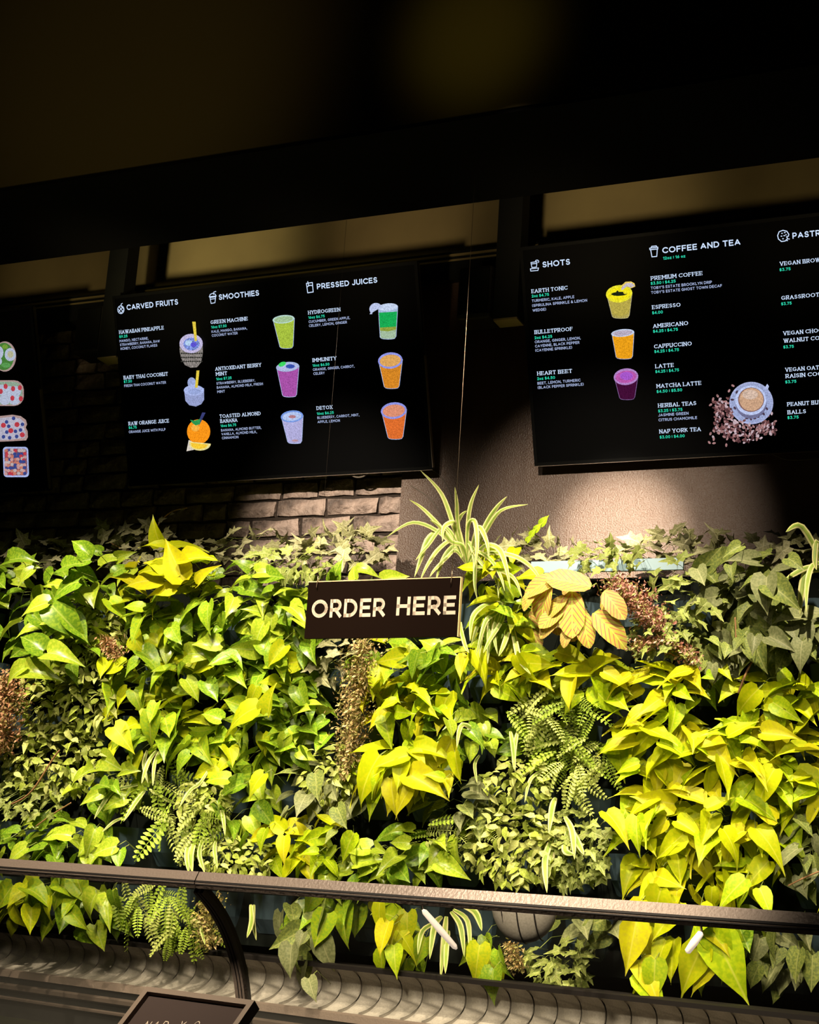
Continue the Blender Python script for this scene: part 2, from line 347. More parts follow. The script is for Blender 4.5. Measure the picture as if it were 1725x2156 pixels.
# ------------------------------------------------------------------ menu screens
TH = .347; XA = Vector((1, 0, 0)); UP = Vector((0, -sin(TH), cos(TH))); NM = Vector((0, -cos(TH), -sin(TH)))
WT, HT, GAP = 1.235, .71, .3689
class Tv:
    def __init__(s, x, label, dz=0, ht=HT):
        s.c = Vector((x, 4.505, 1.3754+CZ+dz)); s.ht = ht
        mid = s.c + XA*WT/2 + UP*ht/2
        s.root = empty('menu_screen', mid, label, 'screen')
        cc = mid
        boxo('housing', cc - NM*.019, (WT-.004, .022, ht-.004), M['bezelside'], s.root, (XA, NM, UP), bev=.004)
        V, Fc = [], []
        b = .011
        for (u, v, w, h) in ((0, -ht/2+b/2, WT, b), (0, ht/2-b/2, WT, b), (-WT/2+b/2, 0, b, ht-2*b), (WT/2-b/2, 0, b, ht-2*b)):
            box(V, Fc, cc + XA*u + UP*v - NM*.004, (w, .010, h), (XA, NM, UP))
        mesh_obj('bezel', V, Fc, M['bezel'], s.root)
        V, Fc = [], []; box(V, Fc, cc - UP*(ht/2+.0008) - NM*.004, (WT, .010, .0016), (XA, NM, UP)); box(V, Fc, cc + XA*(WT/2+.001) - UP*ht*.22 - NM*.008, (.0022, .016, ht*.54), (XA, NM, UP))
        mesh_obj('edge_strip', V, Fc, M['rail'], s.root)
        s.disp = boxo('display', cc - NM*.0035, (WT-2*b, .004, ht-2*b), M['glassblack'], s.root, (XA, NM, UP))
        boxo('wall_bracket', cc - NM*.10, (.3, .14, .2), M['black'], s.root, (XA, NM, UP))
        s.lay = 0
    def pt(s, x, y, lift=.0006):
        return onplane(x, y, s.c + NM*lift, NM)
    def z(s, Z, x, y, lift=.0006): return s.pt(Z[0]+x/Z[2], Z[1]+y/Z[2], lift)
    def text(s, name, Z, t, x0, y0, x1, y1, cap, mt, bold, serif=False):
        A = s.z(Z, x0, y0); B = s.z(Z, x1, y1); wd_ = (B-A).dot(XA)
        text_on(name, t, A, wd_, cap/Z[2]/ppm(A)*1.03, XA, UP, mt, s.disp, bold, serif)
    def strokes(s, name, Z, lines, w, mt):
        V, Fc = [], []
        for ln in lines:
            p = [s.z(Z, *q) for q in ln]
            for a, b in zip(p, p[1:]):
                d = (b-a).normalized(); n_ = NM.cross(d)*(w/2/Z[2]/ppm(a)); d = d*(w/2/Z[2]/ppm(a))*.6
                k = len(V); V += [a-d-n_, b+d-n_, b+d+n_, a-d+n_]; Fc.append((k, k+1, k+2, k+3))
        mesh_obj(name, V, Fc, mt, s.disp)
    def pic(s, name, Z, polys, label=None):
        """flat picture: list of (outline points, colour material), later ones on top"""
        V, Fc, mats, mi = [], [], [], []
        for i, (pl, mt) in enumerate(polys):
            lift = .0006 + .00025*i if len(polys) < 60 else .0006 + .00025*min(i, 8)+.000004*i
            k = len(V); c = (sum(q[0] for q in pl)/len(pl), sum(q[1] for q in pl)/len(pl))
            V.append(s.z(Z, *c, lift)); V += [s.z(Z, *q, lift) for q in pl]
            if mt not in mats: mats.append(mt)
            for j in range(len(pl)):
                Fc.append((k, k+1+j, k+1+(j+1) % len(pl))); mi.append(mats.index(mt))
        o = mesh_obj(name, V, Fc, None, s.disp, mats=mats, mi=mi)
        if label: o['label'] = label
def ell(cx, cy, rx, ry, n=20, a0=0, a1=2*pi, rot=0):
    full = abs(a1-a0-2*pi) < 1e-6
    out = []
    for i in range(n):
        a = a0+(a1-a0)*i/(n if full else n-1)
        x, y = rx*cos(a), ry*sin(a); out.append((cx+x*cos(rot)-y*sin(rot), cy+x*sin(rot)+y*cos(rot)))
    return out
def rrect(x0, y0, x1, y1, r, sk=0):
    o = []
    for cx, cy, a in ((x1-r, y1-r, 0), (x0+r, y1-r, pi/2), (x0+r, y0+r, pi), (x1-r, y0+r, 1.5*pi)):
        o += [(cx+r*cos(a+pi/2*k/4)+sk*(cy-y0)/(y1-y0), cy+r*sin(a+pi/2*k/4)) for k in range(5)]
    return o
WHT = emat((.62, .76, 1), 1.0, 0); WHD = emat((.50, .60, .92), .78, 0); GRN = emat((.03, .72, .45), .95, 0)
t1 = Tv(-3.1946-WT-GAP, 'black menu screen at the left edge showing toast and fruit tray pictures')
t2 = Tv(-3.1946, 'black menu screen listing carved fruits, smoothies and pressed juices')
t3 = Tv(-3.1946+WT+GAP, 'black menu screen listing shots, coffee and tea, and pastries', -.008, .722)
Z1 = (220, 540, 4.311); Z2 = (560, 540, 4.313); Z3 = (1090, 470, 5.013); Z4 = (1350, 430, 3.717); Z5 = (0, 620, 4.9)
def T(tv, Z, t, x0, y0, x1, y1, kind, cap=None):
    nm, c, m_, b_, s_ = {'h': ('menu_heading', 48, WHT, .19, False), 'n': ('item_name', 33, WHT, .20, True), 'p': ('price_text', 24, GRN, .19, False), 'd': ('description_text', 23, WHD, .18, False)}[kind]
    k = Z[2]/4.311 if Z is not Z4 else 1
    if Z is Z3: k = 1.22
    if Z is Z4: k = .93
    tv.text(nm, Z, t, x0, y0, x1, y1, cap or c*k, m_, b_, s_)
for a in (
 ('CARVED FRUITS', 203, 488, 670, 442, 'h'), ('HAWAIIAN PINEAPPLE', 132, 705, 540, 668, 'n'), ('$9.25', 135, 741, 210, 735, 'p'),
 ('MANGO, NECTARINE,', 138, 780, 400, 755, 'd'), ('STRAWBERRY, BANANA, RAW', 142, 815, 503, 782, 'd'), ('HONEY, COCONUT FLAKES', 147, 850, 480, 820, 'd'),
 ('BABY THAI COCONUT', 173, 1118, 577, 1083, 'n'), ('$7.50', 177, 1150, 250, 1143, 'p'), ('FRESH THAI COCONUT WATER', 180, 1187, 560, 1157, 'd'),
 ('RAW ORANGE JUICE', 217, 1535, 587, 1505, 'n'), ('$6.75', 221, 1567, 293, 1560, 'p'), ('ORANGE JUICE WITH PULP', 222, 1605, 555, 1580, 'd'),
 ('SMOOTHIES', 1040, 395, 1405, 360, 'h'), ('GREEN MACHINE', 965, 615, 1302, 585, 'n'), ('16oz $7.50', 970, 655, 1110, 645, 'p'),
 ('KALE, MANGO, BANANA,', 973, 695, 1297, 668, 'd'), ('COCONUT WATER', 976, 730, 1210, 708, 'd'),
 ('ANTIOXIDANT BERRY', 1005, 1038, 1427, 1003, 'n'), ('MINT', 1010, 1085, 1115, 1078, 'n'), ('16oz $7.25', 1015, 1125, 1155, 1115, 'p'),
 ('STRAWBERRY, BLUEBERRY,', 1018, 1165, 1370, 1137, 'd'), ('BANANA, ALMOND MILK, FRESH', 1021, 1202, 1440, 1168, 'd'), ('MINT', 1025, 1240, 1095, 1235, 'd'),
 ('TOASTED ALMOND', 1047, 1468, 1418, 1437, 'n'), ('BANANA', 1050, 1512, 1210, 1500, 'n'), ('16oz $6.75', 1055, 1550, 1197, 1542, 'p'),
 ('BANANA, ALMOND BUTTER,', 1060, 1590, 1425, 1565, 'd'), ('VANILLA, ALMOND MILK,', 1063, 1625, 1385, 1602, 'd'), ('CINNAMON', 1067, 1660, 1217, 1650, 'd')):
    T(t2, Z1, *a)
for a in (
 ('PRESSED JUICES', 465, 298, 1013, 240, 'h'), ('HYDROGREEN', 382, 528, 680, 498, 'n'), ('16oz $6.75', 386, 568, 535, 556, 'p'),
 ('CUCUMBER, GREEN APPLE,', 389, 605, 765, 572, 'd'), ('CELERY, LEMON, GINGER', 392, 642, 738, 612, 'd'),
 ('IMMUNITY', 422, 960, 645, 942, 'n'), ('16oz $6.50', 425, 1003, 578, 992, 'p'), ('ORANGE, GINGER, CARROT,', 428, 1040, 806, 1008, 'd'), ('CELERY', 432, 1077, 535, 1068, 'd'),
 ('DETOX', 459, 1395, 609, 1388, 'n'), ('16oz $6.25', 463, 1440, 617, 1428, 'p'), ('BLUEBERRY, CARROT, MINT,', 468, 1477, 850, 1450, 'd'), ('APPLE, LEMON', 470, 1515, 673, 1500, 'd')):
    T(t2, Z2, *a)
for a in (
 ('SHOTS', 265, 468, 555, 432, 'h'), ('EARTH TONIC', 145, 740, 530, 702, 'n'), ('2oz $4.75', 150, 785, 333, 768, 'p'), ('TURMERIC, KALE, APPLE', 152, 835, 600, 793, 'd'),
 ('(SPIRULINA SPRINKLE & LEMON', 155, 885, 736, 830, 'd'), ('WEDGE)', 160, 935, 302, 922, 'd'),
 ('BULLETPROOF', 177, 1172, 582, 1137, 'n'), ('2oz $4.25', 180, 1225, 367, 1208, 'p'), ('ORANGE, GINGER, LEMON,', 183, 1268, 668, 1230, 'd'),
 ('CAYENNE, BLACK PEPPER', 186, 1313, 655, 1277, 'd'), ('(CAYENNE SPRINKLE)', 188, 1358, 577, 1328, 'd'),
 ('HEART BEET', 205, 1608, 577, 1580, 'n'), ('2oz $4.50', 208, 1657, 397, 1642, 'p'), ('BEET, LEMON, TURMERIC', 211, 1705, 667, 1670, 'd'), ('(BLACK PEPPER SPRINKLE)', 214, 1750, 700, 1715, 'd')):
    T(t3, Z3, *a)
for a in (
 ('COFFEE AND TEA', 168, 385, 780, 322, 'h'), ('12oz | 16 oz', 173, 435, 348, 417, 'p'), ('PREMIUM COFFEE', 75, 597, 482, 555, 'n'), ('$3.50 | $4.25', 77, 632, 272, 612, 'p'),
 ("TOBY'S ESTATE BROOKLYN DRIP", 78, 668, 556, 620, 'd'), ("TOBY'S ESTATE GHOST TOWN DECAF", 80, 703, 635, 652, 'd'),
 ('ESPRESSO', 85, 823, 310, 803, 'n'), ('$4.00', 88, 862, 172, 855, 'p'), ('AMERICANO', 93, 970, 370, 945, 'n'), ('$4.25 | $4.75', 95, 1007, 290, 990, 'p'),
 ('CAPPUCCINO', 103, 1130, 398, 1103, 'n'), ('$4.25 | $4.75', 105, 1165, 298, 1150, 'p'), ('LATTE', 110, 1285, 257, 1273, 'n'), ('$4.25 | $4.75', 113, 1322, 298, 1308, 'p'),
 ('MATCHA LATTE', 120, 1440, 472, 1412, 'n'), ('$4.50 | $5.50', 123, 1478, 323, 1463, 'p'), ('HERBAL TEAS', 132, 1592, 433, 1573, 'n'), ('$3.25 | $3.75', 135, 1630, 325, 1615, 'p'),
 ('JASMINE GREEN', 136, 1662, 373, 1648, 'd'), ('CITRUS CHAMOMILE', 138, 1700, 440, 1682, 'd'), ('NAP YORK TEA', 142, 1795, 472, 1778, 'n'), ('$3.00 | $4.00', 147, 1835, 343, 1822, 'p'),
 ('PASTRIES', 1187, 270, 1505, 242, 'h'), ('VEGAN BROWNIE', 1085, 483, 1480, 448, 'n'), ('$3.75', 1085, 525, 1172, 518, 'p'), ('GRASSROOTS', 1100, 750, 1425, 720, 'n'), ('$3.75', 1098, 792, 1180, 785, 'p'),
 ('VEGAN CHOCOLATE', 1112, 1027, 1580, 990, 'n'), ('WALNUT COOKIE', 1115, 1085, 1510, 1055, 'n'), ('$3.75', 1115, 1130, 1197, 1122, 'p'),
 ('VEGAN OATMEAL', 1128, 1312, 1515, 1282, 'n'), ('RAISIN COOKIE', 1130, 1362, 1500, 1335, 'n'), ('$3.75', 1130, 1403, 1217, 1395, 'p'),
 ('PEANUT BUTTER', 1143, 1582, 1505, 1555, 'n'), ('BALLS', 1145, 1645, 1292, 1633, 'n'), ('$3.75', 1147, 1682, 1235, 1675, 'p')):
    T(t3, Z4, *a)
# heading symbols
def lp(*p): return list(p) + [p[0]]
t2.strokes('pineapple_symbol', Z1, [ell(149, 483, 29, 36, 16)+[(178, 483)], [(150, 447), (152, 430)], [(150, 436), (163, 424)], [(132, 455), (172, 505)], [(126, 478), (150, 515)], [(168, 458), (128, 500)], [(174, 485), (150, 515)], [(150, 450), (174, 478)]], 6, WHT)
t2.strokes('smoothie_cup_symbol', Z1, [lp((958, 372), (1010, 366), (1003, 420), (968, 426)), [(950, 366), (1016, 358)], [(953, 366), (960, 345), (982, 334), (1005, 342), (1014, 358)], [(990, 345), (994, 322), (1012, 318)], [(962, 388), (1008, 382)]], 7, WHT)
t2.strokes('juice_glass_symbol', Z2, [lp((368, 245), (422, 236), (430, 322), (380, 330)), [(375, 275), (398, 262), (424, 264)], [(388, 262), (380, 228)]], 8, WHT)
t3.strokes('shot_glass_symbol', Z3, [lp((142, 415), (205, 406), (200, 462), (152, 468)), [(135, 482), (222, 472), (216, 498), (140, 505), (135, 482)], [(148, 430), (200, 424)], ell(206, 405, 18, 16, 10, 2.8, 7)], 8, WHT)
t3.strokes('takeaway_cup_symbol', Z4, [lp((76, 356), (128, 350), (124, 408), (86, 412)), lp((68, 344), (132, 336), (132, 350), (70, 356)), [(80, 340), (84, 330), (120, 326), (124, 336)]], 7, WHT)
t3.strokes('cookie_symbol', Z4, [[(1150, 268), (1128, 288), (1100, 292), (1076, 272), (1070, 245), (1082, 215), (1112, 204), (1142, 212), (1158, 236), (1154, 250), (1140, 255), (1148, 268)],
    [(1100, 228), (1108, 228)], [(1122, 222), (1130, 222)], [(1096, 250), (1104, 250)], [(1118, 246), (1126, 246)], [(1108, 270), (1116, 270)], [(1132, 240), (1138, 238)], [(1140, 284), (1148, 284)], [(1156, 272), (1162, 272)]], 7, WHT)
# drink pictures
def E3(r, g, b, s=1.0, gr=.3): return emat((r, g, b), s, gr)
RIM = E3(.45, .55, .85, .85); CLR = E3(.62, .72, .95, .9)
def cup(tv, Z, cx, cy, rx, ry, bx, by, br, top, bands, rim=RIM, tilt=-.1, extra=(), name='drink_picture', label=None, outline=RIM):
    L0 = (cx-rx*.93, cy+2); R0 = (cx+rx*.97, cy-rx*.1); bL = (bx-br, by-2); bR = (bx+br, by-br*.15)
    def side(t): return ((L0[0]+(bL[0]-L0[0])*t, L0[1]+(bL[1]-L0[1])*t), (R0[0]+(bR[0]-R0[0])*t, R0[1]+(bR[1]-R0[1])*t))
    g = 5
    bott = [(bx+br*cos(a), by+br*.2*sin(a)) for a in [pi*k/6 for k in range(1, 6)]]
    polys = [([(L0[0]-g, L0[1]), (R0[0]+g, R0[1]), (bR[0]+g, bR[1])] + [(x, y+g) for x, y in bott] + [(bL[0]-g, bL[1])], outline)]
    polys.append(([L0, R0, bR] + bott + [bL], bands[-1][1]))
    t0 = 0
    for t, m_ in bands[:-1]:
        a, b = side(t0), side(t); polys.append(([a[0], a[1], b[1], ((b[0][0]+b[1][0])/2, (b[0][1]+b[1][1])/2+ry*.35), b[0]], m_)); t0 = t
    polys.append((ell(cx, cy, rx, ry, 22, rot=tilt), rim)); polys.append((ell(cx, cy+1, rx*.86, ry*.74, 22, rot=tilt), top))
    tv.pic(name, Z, polys + list(extra), label)
YS = E3(.78, .60, .06, .95)
t2.pic('drink_picture', Z1, [([(682, 800), (892, 790), (893, 880), (878, 960), (840, 1005), (785, 1010), (730, 985), (695, 920), (683, 860)], E3(.30, .27, .25, .8, .7)),
    *[([(690+20*k, 880+12*(j)), (702+20*k, 872+12*j), (714+20*k, 880+12*j), (702+20*k, 889+12*j)], E3(.05, .05, .04, .6)) for k in range(10) for j in (0, 3, 6)],
    (ell(787, 790, 106, 88, 24), E3(.55, .5, .75, .95)), (ell(790, 795, 74, 58, 20), E3(.22, .30, .75, .9, .8)), (ell(765, 785, 34, 26, 12), E3(.5, .7, .95, .9)),
    (ell(810, 800, 30, 24, 12), E3(.12, .10, .7, .9)), ([(797, 592), (828, 592), (840, 765), (820, 772)], YS)], 'pineapple cup with yellow straw')
t2.pic('drink_picture', Z1, [([(722, 1205), (904, 1195), (905, 1300), (880, 1340), (830, 1362), (770, 1350), (735, 1310)], E3(.33, .38, .66, .9)),
    (ell(792, 1145, 38, 48, 16), E3(.36, .44, .75, .9)), (ell(812, 1215, 92, 48, 22), E3(.42, .50, .85, .95)), (ell(815, 1225, 60, 26, 16), E3(.34, .42, .75, .9)), ([(836, 1035), (862, 1035), (846, 1192), (822, 1190)], YS)], 'pale coconut with yellow straw')
OR = E3(.95, .30, .01, 1.0)
t2.pic('drink_picture', Z1, [([(765, 1665), (818, 1690), (812, 1755), (745, 1768)], E3(.75, .68, .6, .9)), (ell(855, 1590, 106, 112, 26), OR), (ell(825, 1555, 38, 34, 14), E3(.95, .45, .06, 1.0)), ([(888, 1415), (918, 1418), (862, 1530), (846, 1518)], E3(.05, .06, .22, .8)),
    ([(778, 1482), (815, 1490), (872, 1475), (868, 1520), (830, 1535), (800, 1515)], E3(.03, .35, .09, .9)),
    ([(770, 1680)] + ell(868, 1700, 98, 62, 14, 0, 2.9), E3(.85, .75, .30, .95)), ([(785, 1690)] + ell(862, 1704, 78, 44, 12, .1, 2.8), E3(.95, .60, .04, 1.0))], 'orange with green leaf and cut wedges')
cup(t2, Z2, 160, 570, 100, 38, 187, 822, 58, E3(.42, .62, .35, .85), [(1, E3(.45, .62, .06, .85))], E3(.55, .78, .72, .85), label='green smoothie cup')
cup(t2, Z2, 197, 1002, 105, 44, 215, 1262, 62, E3(.5, .55, .85, .9), [(1, E3(.42, .09, .42, .9))], extra=[(ell(222, 998, 42, 20, 10), E3(.05, .1, .5, .8)), (ell(148, 978, 36, 20, 12, rot=-.4), E3(.05, .65, .12, 1.0))], label='purple berry smoothie cup')
cup(t2, Z2, 237, 1452, 102, 54, 262, 1685, 62, E3(.5, .62, .95, .9), [(1, E3(.48, .46, .78, .9))], E3(.2, .35, .85, .9), extra=[(ell(240, 1455, 34, 16, 9), E3(.55, .25, .3, .8)), (ell(265, 1672, 30, 10, 9), E3(.6, .35, .4, .8))], label='pale almond banana smoothie cup')
cup(t2, Z2, 1108, 460, 90, 34, 1110, 735, 70, CLR, [(.18, E3(.45, .6, .85, .8)), (.68, E3(.01, .42, .09, .95)), (.78, E3(.30, .38, .05, .9)), (1, E3(.42, .58, .40, .85))], CLR, extra=[(ell(1000, 478, 60, 56, 16, 2.2, 5.9, 0)+[(990, 495), (942, 524)], E3(.55, .62, .9, .9))], label='green layered juice cup with a lime wheel')
cup(t2, Z2, 1130, 945, 112, 74, 1143, 1185, 66, E3(.80, .42, .12, .9), [(1, E3(.72, .26, .02, .9))], E3(.30, .33, .85, .9), label='amber juice cup')
cup(t2, Z2, 1162, 1400, 118, 76, 1177, 1645, 66, E3(.78, .30, .18, .9), [(1, E3(.80, .17, .03, .9))], E3(.30, .33, .85, .9), label='coral juice cup')
cup(t3, Z3, 1073, 745, 140, 92, 1090, 985, 88, E3(.90, .78, .01, 1.0), [(.9, E3(.55, .45, .08, .85)), (1, E3(.50, .42, .10, .85))], E3(.85, .78, .03, .95),
    extra=[(ell(1075, 745, 88, 22, 11, rot=-.05), E3(.02, .03, .01, .6)), (ell(1140, 730, 24, 18, 9), E3(.9, .78, .02, 1)), (ell(1055, 735, 14, 26, 7), E3(.02, .03, .01, .6)), ([(1100, 655), (1140, 618), (1200, 615), (1235, 635), (1243, 668), (1190, 690), (1170, 665), (1130, 670), (1105, 705), (1090, 690)], E3(.85, .62, .12, 1)),
           ([(1108, 668), (1150, 632), (1205, 630), (1240, 660), (1200, 680), (1165, 655), (1125, 672), (1105, 708), (1095, 700)], E3(.62, .55, .62, .9))], outline=E3(.6, .55, .3, .8), label='yellow shot cup with dark sprinkle and lemon wedge')
cup(t3, Z3, 1110, 1158, 122, 40, 1128, 1415, 85, E3(.55, .48, .62, .85), [(.12, E3(.85, .5, .15, .9)), (1, E3(.85, .36, .01, .95))], CLR, label='orange shot cup')
cup(t3, Z3, 1145, 1620, 130, 88, 1158, 1845, 78, E3(.50, .10, .42, .95), [(1, E3(.075, .006, .05, .7))], E3(.48, .25, .62, .9), extra=[(ell(1150, 1612, 70, 44, 12), E3(.40, .10, .62, .95))], outline=E3(.35, .2, .5, .7), label='dark magenta beet shot cup')
random.seed(8)
bm_ = [E3(.22, .09, .09, .8, .5), E3(.42, .22, .22, .9, .5), E3(.10, .04, .045, .8, .5), E3(.6, .45, .5, .9, .4)]
beans = []
n = 0
while n < 330:
    x, y = random.uniform(555, 1055), random.uniform(1490, 1885)
    lim = 1 if (x < 720 and 1500+abs(x-640)*.3 < y < 1800) or (x > 640 and 1690 < y < 1870-abs(x-800)*.28) else 0
    if lim or random.random() < .004:
        beans.append((ell(x, y, 15, 9, 7, rot=random.uniform(0, 3)), random.choice(bm_))); n += 1
for x, y in ((535, 1865), (570, 1838), (572, 1870), (668, 1885), (545, 1795), (570, 1775), (545, 1570), (565, 1525), (720, 1420), (690, 1460), (600, 1500)):
    beans.append((ell(x, y, 15, 9, 7, rot=random.uniform(0, 3)), bm_[1]))
t3.pic('bean_picture', Z4, beans, 'scattered roasted coffee beans')
SA = E3(.50, .58, .88, .95); DK = E3(.10, .06, .10, .7)
class _Z: pass
def pic_up(tv, name, Z, polys, up, label):
    V, Fc, mats, mi = [], [], [], []
    for i, (pl, mt) in enumerate(polys):
        lift = up+.0002*i; k = len(V); c = (sum(q[0] for q in pl)/len(pl), sum(q[1] for q in pl)/len(pl))
        V.append(tv.z(Z, *c, lift)); V += [tv.z(Z, *q, lift) for q in pl]
        if mt not in mats: mats.append(mt)
        for j in range(len(pl)): Fc.append((k, k+1+j, k+1+(j+1) % len(pl))); mi.append(mats.index(mt))
    o = mesh_obj(name, V, Fc, None, tv.disp, mats=mats, mi=mi); o['label'] = label
pic_up(t3, 'coffee_cup_picture', Z4, [([(960, 1455), (988, 1405), (1002, 1425), (985, 1475)], SA), (ell(864, 1556, 172, 166, 36), E3(.42, .47, .75, .9)), (ell(864, 1556, 160, 154, 36), E3(.36, .42, .68, .9)),
    *[(ell(x, y, 15, 9, 7, rot=r), DK) for x, y, r in ((715, 1530, 0), (735, 1595, 1), (750, 1470, 2), (830, 1675, 0), (860, 1680, 1), (890, 1675, 0), (920, 1660, 2), (940, 1640, 0), (960, 1640, 1), (880, 1650, 1), (905, 1640, 0), (985, 1600, 1), (800, 1650, 0))],
    (ell(862, 1560, 122, 118, 30), E3(.20, .2, .36, .8)), (ell(860, 1535, 122, 116, 30), E3(.52, .60, .90, .95)), (ell(862, 1530, 102, 96, 28), E3(.30, .16, .14, .8)), (ell(864, 1528, 94, 90, 28), E3(.62, .38, .24, .95)), (ell(855, 1490, 62, 38, 16), E3(.68, .50, .40, .95))], .0032, 'coffee cup on a white saucer seen from above')
# left screen: toast and fruit pictures
BRD = E3(.52, .36, .34, .75); EGW = E3(.50, .56, .72, .85); GR = E3(.08, .26, .05, .75); RD = E3(.55, .05, .07, .85); BL = E3(.05, .08, .32, .75); CR = E3(.52, .50, .62, .85)
t1.pic('food_picture', Z5, [(ell(50, 640, 116, 156, 26), BRD), (ell(40, 640, 104, 142, 22), GR), (ell(-75, 640, 56, 70, 16), EGW), (ell(52, 540, 30, 26, 9), E3(.2, .4, .05, .8)), (ell(106, 620, 58, 68, 18), EGW), (ell(108, 618, 32, 36, 14), E3(.55, .55, .35, .8)), (ell(-10, 600, 46, 66, 16), EGW), (ell(-5, 690, 26, 36, 12), EGW), (ell(60, 730, 50, 26, 10), E3(.12, .38, .1, .8))], 'green open sandwich with egg slices')
t1.pic('food_picture', Z5, [(rrect(-160, 885, 246, 1150, 100), BRD), (rrect(-150, 900, 230, 1135, 90), E3(.34, .48, .36, .75)), *[(ell(x, y, 58, 56, 14), EGW) for x, y in ((-80, 1000), (-60, 1090), (15, 985), (95, 1000), (160, 1000), (150, 1085), (50, 1085))], *[(ell(x, y, 22, 28, 9), RD) for x, y in ((58, 948), (135, 972), (205, 962), (8, 1000), (128, 1070), (215, 1075))]], 'toast with white rounds and red tomato')
t1.pic('food_picture', Z5, [([(-90, 1262)] + [(40, 1250), (130, 1240), (215, 1255), (268, 1295), (280, 1340), (265, 1372), (285, 1410), (288, 1470), (270, 1505), (100, 1515), (-90, 1522)], BRD), ([(-80, 1285), (120, 1262), (210, 1280), (252, 1320), (245, 1372), (262, 1420), (255, 1480), (90, 1500), (-80, 1505)], CR),
    *[(ell(x, y, 27, 27, 9), RD) for x, y in ((35, 1350), (175, 1342), (112, 1405), (230, 1448), (-40, 1450))], *[(ell(x, y, 19, 20, 9), BL) for x, y in ((68, 1315), (140, 1278), (232, 1340), (70, 1420), (160, 1412), (212, 1398), (36, 1468), (100, 1478), (172, 1465), (90, 1360))]], 'toast with cream and berries')
random.seed(3)
fr = [(rrect(28, 1572, 290, 1885, 36, 10), E3(.42, .5, .85, .9)), (rrect(44, 1590, 275, 1866, 30, 8), E3(.3, .12, .16, .7))]
for j in range(9):
    for i in range(7):
        fr.append((ell(66+i*31+random.uniform(-8, 8), 1610+j*30+random.uniform(-8, 8), 19, 18, 8), random.choice((RD, RD, E3(.62, .22, .16, .85), BL, BL, E3(.62, .35, .34, .85), E3(.6, .5, .5, .8)))))
t1.pic('food_picture', Z5, fr, 'square tray of chopped berries')
# cables beside the screens
def cablep(pts, y, r, lab):
    o = tubeo('cable', spline([P(a, b, y) for a, b in pts]), r, M['cable']); tag(o, lab, 'cable')
cablep([(82, 820), (88, 870), (100, 905), (106, 950), (100, 985), (96, 1035)], 4.5, .0018, 'thin cable looping beside the left menu screen')
cablep([(880, 980), (915, 992), (940, 1020), (955, 1060), (966, 1110)], 4.562, .0016, 'thin green cable arching from the corner of the middle screen')
cablep([(865, 1022), (900, 1045), (925, 1075), (945, 1110)], 4.562, .0016, 'thin cable arching over the wall seam below the middle screen')
cablep([(1625, 955), (1660, 968), (1725, 966), (1800, 960)], 4.55, .0018, 'thin cable sagging below the right menu screen')
cablep([(725, 985), (745, 1003), (765, 1003), (780, 990)], 4.52, .003, 'black cable loop below the middle screen')
# ------------------------------------------------------------------ hanging sign
def hanging_sign():
    yS = 3.72
    TL, TR, BR, BL = P(648, 1228, yS), P(972, 1216, yS-.0), P(970, 1340, yS), P(641, 1346, yS)
    c = (TL+TR+BR+BL)/4
    yaw = .035
    ax = Vector((cos(yaw), -sin(yaw), 0)); nrm = Vector((-sin(yaw), -cos(yaw), 0)); upv = Vector((0, 0, 1))
    w = ((TR-TL).dot(ax)+(BR-BL).dot(ax))/2; h = ((TL-BL).z+(TR-BR).z)/2
    r = empty('hanging_sign', c, 'dark brown ORDER HERE sign hanging on two wires in front of the plants', 'sign')
    boxo('board', c, (w, .012, h), M['sign'], r, (ax, nrm*-1, upv))
    V, Fc = [], []
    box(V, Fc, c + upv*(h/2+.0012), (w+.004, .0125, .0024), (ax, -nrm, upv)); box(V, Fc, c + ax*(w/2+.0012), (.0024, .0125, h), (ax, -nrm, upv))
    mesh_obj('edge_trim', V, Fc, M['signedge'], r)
    # lettering, two words
    A = onplane(655, 1301, c+nrm*.0068, nrm); B = onplane(811, 1296, c+nrm*.0068, nrm)
    text_on('lettering', 'ORDER', A, (B-A).dot(ax), .0525, ax, upv, M['signtext'], r, .195)
    A = onplane(834, 1296, c+nrm*.0068, nrm); B = onplane(959, 1291, c+nrm*.0068, nrm)
    text_on('lettering', 'HERE', A, (B-A).dot(ax), .0525, ax, upv, M['signtext'], r, .195)
    for px, py in ((668, 1236), (951, 1226)):
        q = onplane(px, py, c+nrm*.008, nrm)
        tubeo('hook', [q+Vector((0, 0, -.006)), q+nrm*.004, q+Vector((0, 0, .02)), q+Vector((0, 0, .032))], .0014, M['wire'], r, 5)
        tubeo('hanging_wire', [q+Vector((0, 0, .03)), Vector((q.x, q.y, CZ+2.02))], .0006 if px > 800 else .0004, M['wire'] if px > 800 else M['unlitwire'], r, 5)
hanging_sign()
# ------------------------------------------------------------------ glass counter (turned about 11 degrees to the wall)
CY = math.radians(11.4)
XC = Vector((cos(CY), -sin(CY), 0)); BK = Vector((sin(CY), cos(CY), 0)); ZZ = Vector((0, 0, 1))
O_ = PD(421, 1853, 2.46)          # middle of the rail at the joint between its two sections
def L(x, b, z): return O_ + XC*x + BK*b + ZZ*z
def prism(name, prof, x0, x1, mt, parent, closed=True, smooth=False, mats=None, mi=None):
    n = len(prof); V = [L(x0, *p) for p in prof] + [L(x1, *p) for p in prof]
    Fc = [(i, (i+1) % n, n+(i+1) % n, n+i) for i in range(n if closed else n-1)]
    if closed: Fc += [tuple(reversed(range(n))), tuple(range(n, 2*n))]
    return mesh_obj(name, V, Fc, mt, parent, smooth=smooth, mats=mats, mi=mi)
case = empty('glass_counter', L(0, .2, -1.34), 'low glass-fronted display counter with bronze top rail below the plants', 'counter')
h = .0135
